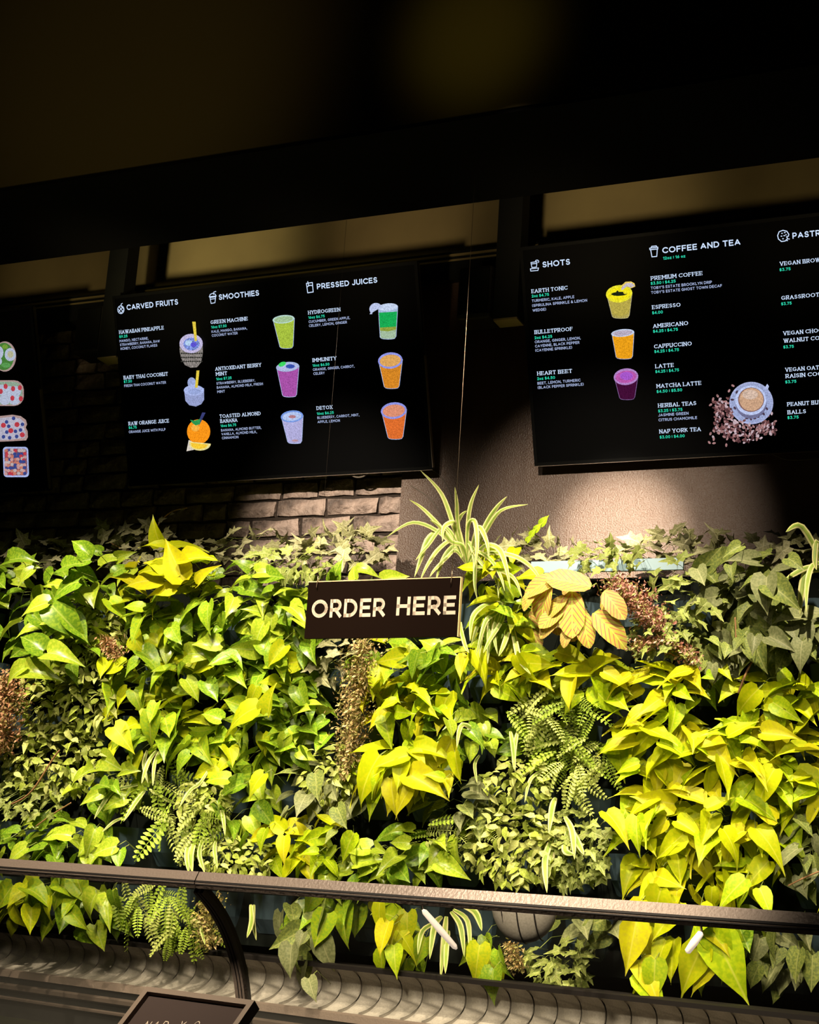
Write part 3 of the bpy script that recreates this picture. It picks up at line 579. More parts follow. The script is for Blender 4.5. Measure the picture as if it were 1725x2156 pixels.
for x0, x1 in ((-1.9, -.0012), (.0012, 2.2)):
    o = prism('top_rail', [(-.012, -.002), (-.004, .0135), (.012, .0135), (.014, -.0135), (.004, -.0135), (-.008, -.0135), (-.012, -.008)], x0, x1, M['rail'], case)
    prism('rail_groove', [(-.0128, -.0035), (-.0115, -.0005), (-.010, -.0005), (-.010, -.0035)], x0, x1, M['railgroove'], o)
    prism('rail_groove', [(-.0126, -.0075), (-.0118, -.0052), (-.010, -.0052), (-.010, -.0075)], x0, x1, M['railgroove'], o)
GP = [(.002, -.014), (.035, -.036), (.068, -.066), (.098, -.105), (.122, -.150), (.138, -.200), (.148, -.260), (.152, -.34), (.152, -.50)]
def glassmat():
    m = bpy.data.materials.new('counter_glass'); m.use_nodes = True; nt = m.node_tree
    for n in list(nt.nodes): nt.nodes.remove(n)
    N = nt.nodes.new; o = N('ShaderNodeOutputMaterial'); t = N('ShaderNodeBsdfTransparent'); g = N('ShaderNodeBsdfGlossy'); d = N('ShaderNodeBsdfDiffuse')
    t.inputs[0].default_value = (.80, .79, .74, 1); g.inputs['Roughness'].default_value = .03; d.inputs[0].default_value = (.5, .46, .38, 1)
    f = N('ShaderNodeFresnel'); f.inputs[0].default_value = 1.5; a = N('ShaderNodeMixShader'); b = N('ShaderNodeMixShader')
    tc = N('ShaderNodeTexCoord'); n = N('ShaderNodeTexNoise'); n.inputs['Scale'].default_value = 3; mr = N('ShaderNodeMapRange')
    mr.inputs[3].default_value = .015; mr.inputs[4].default_value = .10
    nt.links.new(tc.outputs['Object'], n.inputs['Vector']); nt.links.new(n.outputs['Fac'], mr.inputs[0]); nt.links.new(mr.outputs[0], a.inputs[0])
    nt.links.new(t.outputs[0], a.inputs[1]); nt.links.new(d.outputs[0], a.inputs[2])
    nt.links.new(f.outputs[0], b.inputs[0]); nt.links.new(a.outputs[0], b.inputs[1]); nt.links.new(g.outputs[0], b.inputs[2]); nt.links.new(b.outputs[0], o.inputs[0])
    return m
MG = glassmat()
gpf = [(v.x, v.y) for v in spline([(b, z, 0) for b, z in GP], 4)]
for x0, x1 in ((-1.9, -.004), (.004, 2.2)):
    prism('glass_pane', gpf, x0, x1, MG, case, closed=False, smooth=True)
# curved mullion: flat bronze bar with two dark grooves
def bar(name, off, w, d, mt, parent):
    V, Fc = [], []
    n = len(gpf)
    for i, (b, z) in enumerate(gpf):
        p = Vector((b, z)); q = Vector(gpf[min(i+1, n-1)]) - Vector(gpf[max(i-1, 0)]); q.normalize(); nn = Vector((q.y, -q.x))   # towards customer
        for x, e in ((-w/2, -d[0]), (w/2, -d[0]), (w/2, d[1]), (-w/2, d[1])):
            V.append(L(off+x, b - nn.x*e*-1, z - nn.y*e*-1))
    for i in range(n-1):
        for k in range(4): Fc.append((i*4+k, i*4+(k+1) % 4, (i+1)*4+(k+1) % 4, (i+1)*4+k))
    return mesh_obj(name, V, Fc, mt, parent)
mu = bar('mullion', .0, .021, (.008, .008), M['rail'], case)
for dx in (-.002, .005): bar('mullion_groove', dx, .0016, (.0087, .0087), M['railgroove'], mu)
# the base of the counter with its shiny ribs, seen at the lower left
prism('base', [(.16, -.345), (.60, -.345), (.60, -1.34), (.16, -1.34)], -1.9, 2.2, M['black'], case)
# letter board leaning on the counter
def letter_board():
    TL, TR = (311, 2081), (539, 2100)
    dep = 2.05
    A = PD(*TL, dep)
    # world direction of the top edge that projects to TR, along XC
    best = None
    for i in range(400):
        s = .05+i*.0006; q = A+XC*s; v = q-CAM; x = W/2+F*v.dot(R_)/v.dot(D_)
        if best is None or abs(x-TR[0]) < best[0]: best = (abs(x-TR[0]), s)
    w = best[1]
    # slope of the board so that its side runs down-left as in the photo
    best = None
    for i in range(180):
        a = math.radians(i); dv = -BK*cos(a) - ZZ*sin(a); q = A+dv*.05; v = q-CAM
        x = W/2+F*v.dot(R_)/v.dot(D_)-TL[0]; y = H/2-F*v.dot(U_)/v.dot(D_)-TL[1]
        e = abs(math.atan2(y, x)-math.atan2(76, -59))
        if best is None or e < best[0]: best = (e, dv)
    dv = best[1]; nn = XC.cross(-dv).normalized(); hh = .20
    if nn.dot(CAM-A) < 0: nn = -nn
    c = A + XC*w/2 + dv*hh/2
    r = empty('letter_board', c + dv*hh/2, 'dark felt letter board in a bronze frame propped on the counter', 'sign')
    boxo('felt_panel', c - nn*.006, (w-.012, hh-.012, .006), M['card'], r, (XC, dv, nn))
    V, Fc = [], []
    f = .0085
    for a_, b_, s1, s2 in ((0, -hh/2+f/2, w, f), (0, hh/2-f/2, w, f), (-w/2+f/2, 0, f, hh-2*f), (w/2-f/2, 0, f, hh-2*f)): box(V, Fc, c+XC*a_+dv*b_-nn*.004, (s1, s2, .016), (XC, dv, nn))
    mesh_obj('frame', V, Fc, M['cardframe'], r)
    for s_, px in (('N', 299), ('A', 317), ('P', 336), ('Y', 372), ('O', 402)):
        q = onplane(px, 2166, c-nn*.0025, nn)
        text_on('letter', s_, q, .0088 , .0135, XC, -dv, M['signtext'], r, .10)
    p0 = L(0, .2, -.345)
    z0 = p0.z
    ft = c + dv*hh/2 - nn*.02
    boxo('easel_foot', Vector((ft.x, ft.y, (ft.z+z0)/2)), (w*.6, .01, max(.01, abs(ft.z-z0))), M['cardframe'], r, (XC, BK, ZZ))
letter_board()
# ------------------------------------------------------------------ grey tiled band, modelled to stand in for floor tiles reflected in the glass
cv = empty('reflected_tile_band', P(862, 2040, 4.3), 'curved grey band of narrow tiles standing in for a floor reflection under the planted wall', 'reflection')
q0 = PD(0, 1953, 1); 
def bandpt(px, py, back, drop, base): return base + BK*back + ZZ*(-drop)
c_l = P(0, 1955, 4.42); zc = c_l.z
def cv_at(s): return Vector((c_l.x, c_l.y, zc)) + XC*s
prof = [(0, 0), (.030, -.014), (.052, -.032), (.064, -.055), (.060, -.08), (.038, -.104), (.0, -.122), (-.04, -.130)]
pf = [(v.x, v.y) for v in spline([(a, b, 0) for a, b in prof], 2)]
V, Fc = [], []
tw = .0735; gap = .0042; th = .008
for i, (b, z) in enumerate(pf):
    V += [Vector((gap/2, 0, 0))+BK_ for BK_ in ()]
V = []; n = len(pf)
for x in (gap/2, tw-gap/2):
    for b, z in pf: V.append(XC*x + BK*b + ZZ*z)
for i in range(n-1): Fc.append((i, i+1, n+i+1, n+i))
b0 = len(V)
for x in (gap/2, tw-gap/2):
    for i, (b, z) in enumerate(pf):
        q = (Vector(pf[min(i+1, n-1)])-Vector(pf[max(i-1, 0)])).normalized(); V.append(XC*x + BK*(b - q.y*th) + ZZ*(z + q.x*th*-1))
for i in range(n-1):
    Fc.append((i, b0+i, b0+i+1, i+1)); Fc.append((n+i, n+i+1, b0+n+i+1, b0+n+i))
tm = bpy.data.meshes.new('reflected_tile'); tm.from_pydata([tuple(v) for v in V], [], Fc); tm.materials.append(M['reflected_tile'])
tm.polygons.foreach_set('use_smooth', [k < n-1 for k in range(len(Fc))]); tm.update()
random.seed(2)
NT = 52
for i in range(-4, NT):
    o = link('reflected_tile', tm, cv, cv_at(i*tw) + BK*random.uniform(-.0015, .0015))
def pr2(name, prof_, s0, s1, mt, parent, closed=True):
    k = len(prof_); V = [cv_at(s)+BK*b+ZZ*z for s in (s0, s1) for b, z in prof_]
    Fc = [(i, (i+1) % k, k+(i+1) % k, k+i) for i in range(k if closed else k-1)]
    if closed: Fc += [tuple(reversed(range(k))), tuple(range(k, 2*k))]
    return mesh_obj(name, V, Fc, mt, parent)
pr2('grout_bed', [(b+.010, z-.004) for b, z in pf] + [(.13, -.16), (.13, .0)], -.3, NT*tw, M['railgroove'], cv)
pr2('band_lip', [(-.012, .0), (.0, .004), (.0, -.010), (-.012, -.012)], -.3, NT*tw, M['railgroove'], cv)
pr2('bottom_lip', [(-.045, -.126), (-.058, -.130), (-.062, -.150), (-.03, -.152), (0, -.13)], -.3, NT*tw, M['rail'], cv)
DKR = mat('dark_bronze', (.06, .045, .035), .35, .5)
bc = empty('back_counter', cv_at(1.6)+BK*(-.05)+ZZ*(-.9), 'black back counter with bright metal ribs below the tiled reflection band', 'counter')
pr2('cabinet', [(-.055, -.153), (.0, -.153), (.0, -(zc-.002)), (-.055, -(zc-.002))], -.3, NT*tw, M['black'], bc)
pr2('metal_rib', [(-.060, -.170), (-.068, -.176), (-.068, -.188), (-.060, -.194)], -.3, NT*tw, DKR, bc)
pr2('metal_rib', [(-.060, -.212), (-.066, -.216), (-.066, -.222), (-.060, -.226)], -.3, NT*tw, DKR, bc)

# glowing tubes added to stand in for light streaks reflected in the glass
STREAK = mat('glass_streak', (.9, .8, .7), .5, .2, emit=(1, .80, .66), es=.75)
for (ax_, ay_, bx_, by_, w_, dep) in ((890, 1915, 962, 1998, 15, 2.38), (1478, 1962, 1446, 2006, 17, 2.2)):
    a = PD(ax_, ay_, dep); b = PD(bx_, by_, dep); r_ = w_/2/ppm(a)
    o = tubeo('reflection_streak', [a, a.lerp(b, .06), a.lerp(b, .5), a.lerp(b, .94), b], [r_*.3, r_*.8, r_, r_*.8, r_*.3], STREAK, case, 8); o['label'] = 'glowing streak standing in for a reflection in the glass'
    tubeo('streak_clip', [a, PD(ax_-4, ay_-34, dep)], r_*.3, M['rail'], case, 5)  # invented clip that holds the streak under the rail
# round ribbed disc added to stand in for tiles reflected under the rail
bw = empty('reflected_tile_disc', PD(1105, 1940, 3.5), 'round ribbed grey shape standing in for reflected tiles in the glass just under the rail, right of centre', 'bowl')
c = PD(1105, 1905, 3.5); s_ = 1/ppm(c); V, Fc = [], []
nu_, nv_ = 24, 8
for j in range(nv_+1):
    t = pi/2*j/nv_
    for i in range(nu_): V.append(c + Vector((cos(2*pi*i/nu_)*72*s_*cos(t), sin(2*pi*i/nu_)*50*s_*cos(t), -78*s_*sin(t))))
for j in range(nv_):
    for i in range(nu_): Fc.append((j*nu_+i, (j+1)*nu_+i, (j+1)*nu_+(i+1) % nu_, j*nu_+(i+1) % nu_))
mesh_obj('body', V, Fc, M['reflected_tile'], bw, smooth=True)
for off in (-38, -2, 34):
    k = math.sqrt(1-(off/72)**2)
    tubeo('rib', [c + Vector(((off+9*sin(a))*s_, -50.6*k*s_*cos(a), -79*k*s_*sin(a))) for a in [pi/2*q/9*1.05 for q in range(10)]], 1.6*s_, M['railgroove'], bw, 5)
boxo('mounting_arm', c + Vector((0, .50, -.02)), (.02, .96, .02), M['black'], bw)  # invented arm that holds the disc in place
# ------------------------------------------------------------------ planted wall
YP = 4.22
pl = empty('living_wall_planter', (-1.9, 4.45, CZ-.2), 'black planted-wall frame with rows of pale blue plastic pockets', 'planter')
boxo('back_panel', (-1.85, 4.36, CZ+.36), (5.1, .05, 1.17), M['felt'], pl)
boxo('top_shelf', (-1.85, 4.46, CZ+.935), (5.1, .24, .02), M['felt'], pl)
V, Fc = [], []
tr = P(1290, 1186, 4.30).z; xa = P(1120, 1186, 4.28).x; xb = P(1440, 1186, 4.28).x
box(V, Fc, ((xa+xb)/2, 4.28, tr-.012), (xb-xa, .012, .036)); mesh_obj('trough_rim', V, Fc, M['planter'], pl)
def pocket():
    V, Fc = [], []
    for z, dy, w in ((.0, .095, .075), (-.075, .075, .065), (-.12, .02, .05)):
        for k in range(7):
            a = pi*k/6; V.append(Vector((-cos(a)*w, -sin(a)*dy*.8, z)))
    for j in range(2):
        for k in range(6): Fc.append((j*7+k, (j+1)*7+k, (j+1)*7+k+1, j*7+k+1))
    me = bpy.data.meshes.new('pocket'); me.from_pydata([tuple(v) for v in V], [], Fc); me.materials.append(M['planter']); return me
pk = pocket(); pk.materials[0] = mat('dusky_blue_plastic', (.05, .08, .10), .4, .5)
for j in range(6):
    for i in range(27):
        link('pocket', pk, pl, (-4.15+i*.175+(.05 if j % 2 else 0), 4.345, CZ+.86-j*.185))
# soil shadow behind the pockets is the felt itself

def grid_leaf(name, prof, mt, nu=2, fold=.25, curl=.25, tipcurl=.0, wave=0, mats=None, seed=0):
    """prof: (t along, half width, backward sweep of the edge); leaf of unit length lying in +Y, upper face +Z"""
    rnd = random.Random(seed); V, Fc, uv = [], [], []
    cols = [c/nu for c in range(-nu, nu+1)]
    ph = rnd.uniform(0, 6)
    for t, w, sw in prof:
        for c in cols:
            x = c*w; y = t - sw*abs(c)**1.5
            zz = fold*abs(x) - curl*t*t - tipcurl*t**4 + wave*sin(9*t+ph+(2 if c > 0 else 0))*abs(c)
            V.append((x, y, zz)); uv.append((.5+.5*c*min(1, w/.3), t))
    n = len(cols)
    for j in range(len(prof)-1):
        for k in range(n-1): Fc.append((j*n+k, j*n+k+1, (j+1)*n+k+1, (j+1)*n+k))
    me = bpy.data.meshes.new(name); me.from_pydata(V, [], Fc)
    ul = me.uv_layers.new(name='UVMap'); ul.data.foreach_set('uv', [c for p in me.polygons for vi in p.vertices for c in uv[vi]])
    me.materials.append(mt); me.polygons.foreach_set('use_smooth', [True]*len(Fc)); me.update(); return me
HEART = [(-.0, .14, .13), (.10, .30, .16), (.25, .37, .10), (.42, .345, .05), (.60, .26, .02), (.78, .135, .01), (.90, .05, 0), (1, .004, 0)]
SWEET = [(-.0, .10, .06), (.10, .24, .10), (.25, .31, .07), (.45, .28, .04), (.65, .19, .02), (.82, .09, .01), (.93, .03, 0), (1.05, .003, 0)]
OVAL = [(0, .05, 0), (.10, .18, 0), (.30, .27, 0), (.55, .29, 0), (.76, .25, 0), (.92, .15, 0), (1, .03, 0)]
SMALL = [(0, .04, .0), (.3, .27, 0), (.62, .26, 0), (1, .02, 0)]
def ivy_leaf(mt, s):
    rnd = random.Random(s)
    out = [(0, .02), (-.20, -.10), (-.42, .10), (-.27, .27), (-.46, .52), (-.18, .58), (-.12, .78), (0, 1.02), (.12, .78), (.18, .58), (.46, .52), (.27, .27), (.42, .10), (.20, -.10)]
    V = [(0, .35, .03), (0, .7, .0)]; uv = [(.5, .35), (.5, .7)]
    for x, y in out:
        x += rnd.uniform(-.03, .03); y += rnd.uniform(-.03, .03)
        V.append((x, y, .22*abs(x) - .25*max(0, y)**2 + rnd.uniform(-.05, .05))); uv.append((.5+x, y))
    n = len(out); Fc = [(0, 2+i, 2+(i+1) % n) for i in range(n)]
    me = bpy.data.meshes.new('leaf'); me.from_pydata(V, [], [tuple(reversed(f)) for f in Fc])
    ul = me.uv_layers.new(name='UVMap'); ul.data.foreach_set('uv', [c for p in me.polygons for vi in p.vertices for c in uv[vi]])
    me.materials.append(mt); me.update(); return me
def frond(mt, s, n=11, ww=.20):
    """one fern frond: rachis with paired leaflets, unit length"""
    rnd = random.Random(s); V, Fc = [], []
    def zc_(t): return -.42*t*t
    for i in range(n):
        t0, t1 = i/n, (i+1)/n
        k = len(V); V.extend([(-.008, t0, zc_(t0)), (.008, t0, zc_(t0)), (.006, t1, zc_(t1)), (-.006, t1, zc_(t1))]); Fc.append((k, k+1, k+2, k+3))
        w = ww*(sin(pi*min(1, (t0+.10)/1.12))**.7)*(1 if t0 > .08 else .6)
        for sd in (-1, 1):
            a = rnd.uniform(-.12, .12); z0 = zc_(t0); yy = t0+.02
            tip = (sd*w, yy+w*.22+a*w, z0-.05*w+rnd.uniform(-.02, .02)); hw = .50/n
            mid = (sd*w*.5, yy+w*.12+hw, z0+.02); mid2 = (sd*w*.5, yy+w*.10-hw, z0+.02)
            k = len(V); V.extend([(0, yy, z0), mid2, (sd*w*.85, yy+w*.2-hw*.6, z0), tip, (sd*w*.85, yy+w*.2+hw*.6, z0), mid]); Fc.append(tuple(range(k, k+6)) if sd > 0 else tuple(reversed(range(k, k+6))))
    me = bpy.data.meshes.new('frond'); me.from_pydata(V, [], Fc)
    ul = me.uv_layers.new(name='UVMap'); ul.data.foreach_set('uv', [c for p in me.polygons for vi in p.vertices for c in (.8, V[vi][1])])
    me.materials.append(mt); me.update(); return me
LM = {
 'neon': [leafmat('neon_leaf', (.46, .54, .004), (.56, .58, .006), (.64, .66, .04), .45, .30, .30), leafmat('lime_leaf', (.30, .44, .006), (.44, .54, .008), (.5, .56, .05), .42, .28, .3), leafmat('yellow_leaf', (.56, .54, .006), (.50, .46, .015), (.6, .56, .05), .45, .3, .25)],
 'pothos': [leafmat('pothos_leaf', (.13, .26, .012), (.27, .40, .02), (.34, .44, .06), .30, .22, .35, spec=.3), leafmat('pothos_bright_leaf', (.30, .43, .02), (.46, .53, .04), (.45, .55, .12), .3, .25, .3, spec=.3)],
 'mix': [leafmat('lime_pothos_leaf', (.36, .46, .012), (.22, .38, .02), (.45, .5, .06), .38, .28, .35), leafmat('green_pothos_leaf', (.17, .31, .012), (.32, .43, .02), (.3, .42, .06), .32, .22, .35, spec=.3), leafmat('yellow_lime_leaf', (.48, .50, .008), (.34, .44, .01), (.55, .55, .04), .42, .3, .25)],
 'dull': [leafmat('grey_green_leaf', (.16, .18, .07), (.24, .25, .11), (.3, .3, .14), .5, .15, .3), leafmat('grey_green_leaf', (.13, .17, .04), (.25, .28, .06), (.3, .32, .1), .5, .18, .3)],
 'ivy': [leafmat('ivy_leaf', (.27, .26, .13), (.42, .39, .22), (.50, .47, .28), .5, .12, .35), leafmat('ivy_leaf', (.20, .20, .08), (.34, .32, .16), (.42, .4, .22), .5, .12, .35)],
 'ivygreen': [leafmat('green_ivy_leaf', (.20, .26, .05), (.34, .36, .10), (.4, .42, .15), .45, .2, .35)],
 'tiny': [leafmat('small_leaf', (.26, .34, .03), (.42, .46, .09), None, .5, .2, .5), leafmat('small_leaf', (.42, .46, .09), (.56, .57, .20), None, .5, .2, .4)],
 'fern': [leafmat('fern_frond', (.26, .38, .03), (.40, .50, .07), None, .5, .25, .35), leafmat('pale_fern_frond', (.42, .50, .10), (.55, .58, .18), None, .5, .25, .3)],
 'maranta': [leafmat('prayer_leaf', (.50, .48, .06), (.54, .44, .10), (.66, .70, .10), .45, .2, .2, vein=42, veincol=(.52, .13, .09)), leafmat('prayer_leaf_brown', (.42, .35, .07), (.50, .38, .10), (.60, .58, .10), .45, .2, .25, vein=42, veincol=(.42, .14, .07))],
}
LEAF = {}
def fam(k, prof, nm='leaf', folds=(.35, .6, .2), curls=(.15, .4, .6), wave=.02, nu=2):
    LEAF[k] = [grid_leaf(nm, prof, m_, nu, folds[j % 3], curls[(j+i) % 3], .06*j, wave, seed=i*7+j) for i, m_ in enumerate(LM[k]) for j in range(3)]
fam('neon', SWEET, curls=(.12, .3, .45), wave=.03); fam('pothos', HEART); fam('mix', HEART, wave=.03); fam('dull', HEART, curls=(.1, .2, .3))
fam('maranta', OVAL, folds=(.12, .2, .3), curls=(.1, .25, .35)); fam('tiny', SMALL, nu=1, folds=(.3, .5, .2))
LEAF['ivy'] = [ivy_leaf(m_, i*5+j) for i, m_ in enumerate(LM['ivy']) for j in range(3)]
LEAF['ivygreen'] = [ivy_leaf(m_, i*5+j+40) for i, m_ in enumerate(LM['ivygreen']) for j in range(4)]
LEAF['fern'] = [frond(m_, i*3+j) for i, m_ in enumerate(LM['fern']) for j in range(3)]
MSTEM = mat('leaf_stem', (.20, .24, .05), .5, .4); MWOOD = mat('brown_stem', (.25, .13, .05), .6, .3)
WIDTH = {'neon': .62, 'pothos': .74, 'mix': .74, 'dull': .74, 'maranta': .54, 'tiny': .54, 'ivy': .9, 'ivygreen': .9, 'fern': .34}
def orient(T, N):
    T = T.normalized(); N = (N - T*N.dot(T)).normalized(); X = T.cross(N)
    return Matrix(((X.x, T.x, N.x), (X.y, T.y, N.y), (X.z, T.z, N.z)))
OUT = Vector((0, -1, 0)); ZU = Vector((0, 0, 1)); XR = Vector((1, 0, 0))
def place(name, me, root, pos, T, N, s):
    o = bpy.data.objects.new(name, me); COL.objects.link(o); o.parent = root; o.matrix_parent_inverse = INV[root.name]
    m = orient(T, N).to_4x4() @ Matrix.Scale(s, 4); m.translation = pos; o.matrix_world = m
    o.matrix_basis = m
    return o
def plant(kind, name, cat, cx, cy, rx, ry, size, label, cover=1.5, depth=(.0, .17), hang=.5, yp=YP, seed=None, group=None, up=.85, jit=.95, stems=True, nmax=300, size_var=.35, heroes=()):
    rnd = random.Random(seed if seed is not None else int(cx*7+cy*13)); c = P(cx, cy, yp)
    root = empty(name, c + Vector((0, .06, 0)), label, cat, group)
    if kind in ('neon', 'pothos', 'mix', 'dull', 'fern'): size = size*.90; cover = cover*1.25
    n = int(min(nmax, max(6, cover*pi*rx*ry/(size*size*WIDTH[kind]*.62))))
    SV, SF = [], []
    tries = 0; pts = []
    while len(pts) < n:
        # spread evenly: best candidate sampling inside the ellipse
        best = None
        for _ in range(4):
            a = rnd.uniform(0, 2*pi); r = math.sqrt(rnd.random()); q = (cx+rx*r*cos(a), cy+ry*r*sin(a), r, a)
            dm = min(((q[0]-p[0])**2+(q[1]-p[1])**2 for p in pts[-40:]), default=1e9)
            if best is None or dm > best[0]: best = (dm, q)
        pts.append(best[1])
    for px, py, r, a in pts:
        dpt = depth[0] + (depth[1]-depth[0])*rnd.random()*(1-.35*r)
        pos = P(px, py, yp-dpt)
        s = size*(1-size_var+rnd.random()*size_var*1.4)/ppm(pos)
        rad = Vector((cos(a), 0, -sin(a)))*r
        dn = rnd.random()
        T = rad*.55 + Vector((rnd.uniform(-1, 1)*1.15, -rnd.uniform(-.1, .9), -hang*(.2+1.3*dn)+.12))
        N = OUT*.9 + ZU*up + Vector((rnd.gauss(0, jit*.62), rnd.gauss(0, .25), rnd.gauss(0, jit*.5)))
        T.normalize()
        base = pos - T*s*.45
        o = place('frond' if kind == 'fern' else 'leaf', rnd.choice(LEAF[kind]), root, base, T, N, s)
        if stems and kind not in ('tiny', 'fern'):
            e = base + Vector((-rad.x*.05, .09, rnd.uniform(-.03, .05)))
            m_ = (base+e)/2 + ZU*.012
            tube(SV, SF, [base + (-N.normalized())*.001, m_, e], max(.0009, s*.012), 3)
    for q in heroes:
        bx, by, tx, ty = q[:4]; a = P(bx, by, yp-.17); b = P(tx, ty, yp-.20); s = (b-a).length*1.02
        X = (b-a).normalized().cross(OUT); N = OUT*1.0 + ZU*.55 + Vector((rnd.gauss(0, .18), 0, 0))
        place('frond' if kind == 'fern' else 'leaf', LEAF[kind][q[4] if len(q) > 4 else rnd.randrange(len(LEAF[kind]))], root, a, b-a, N, s)
        if stems and kind != 'fern': tube(SV, SF, [a, a+Vector((0, .05, .02)), a+Vector((0, .15, -.02))], max(.001, s*.014), 3)
    if SV: mesh_obj('stems', SV, SF, MSTEM, root)['kind'] = 'stuff'
    return root
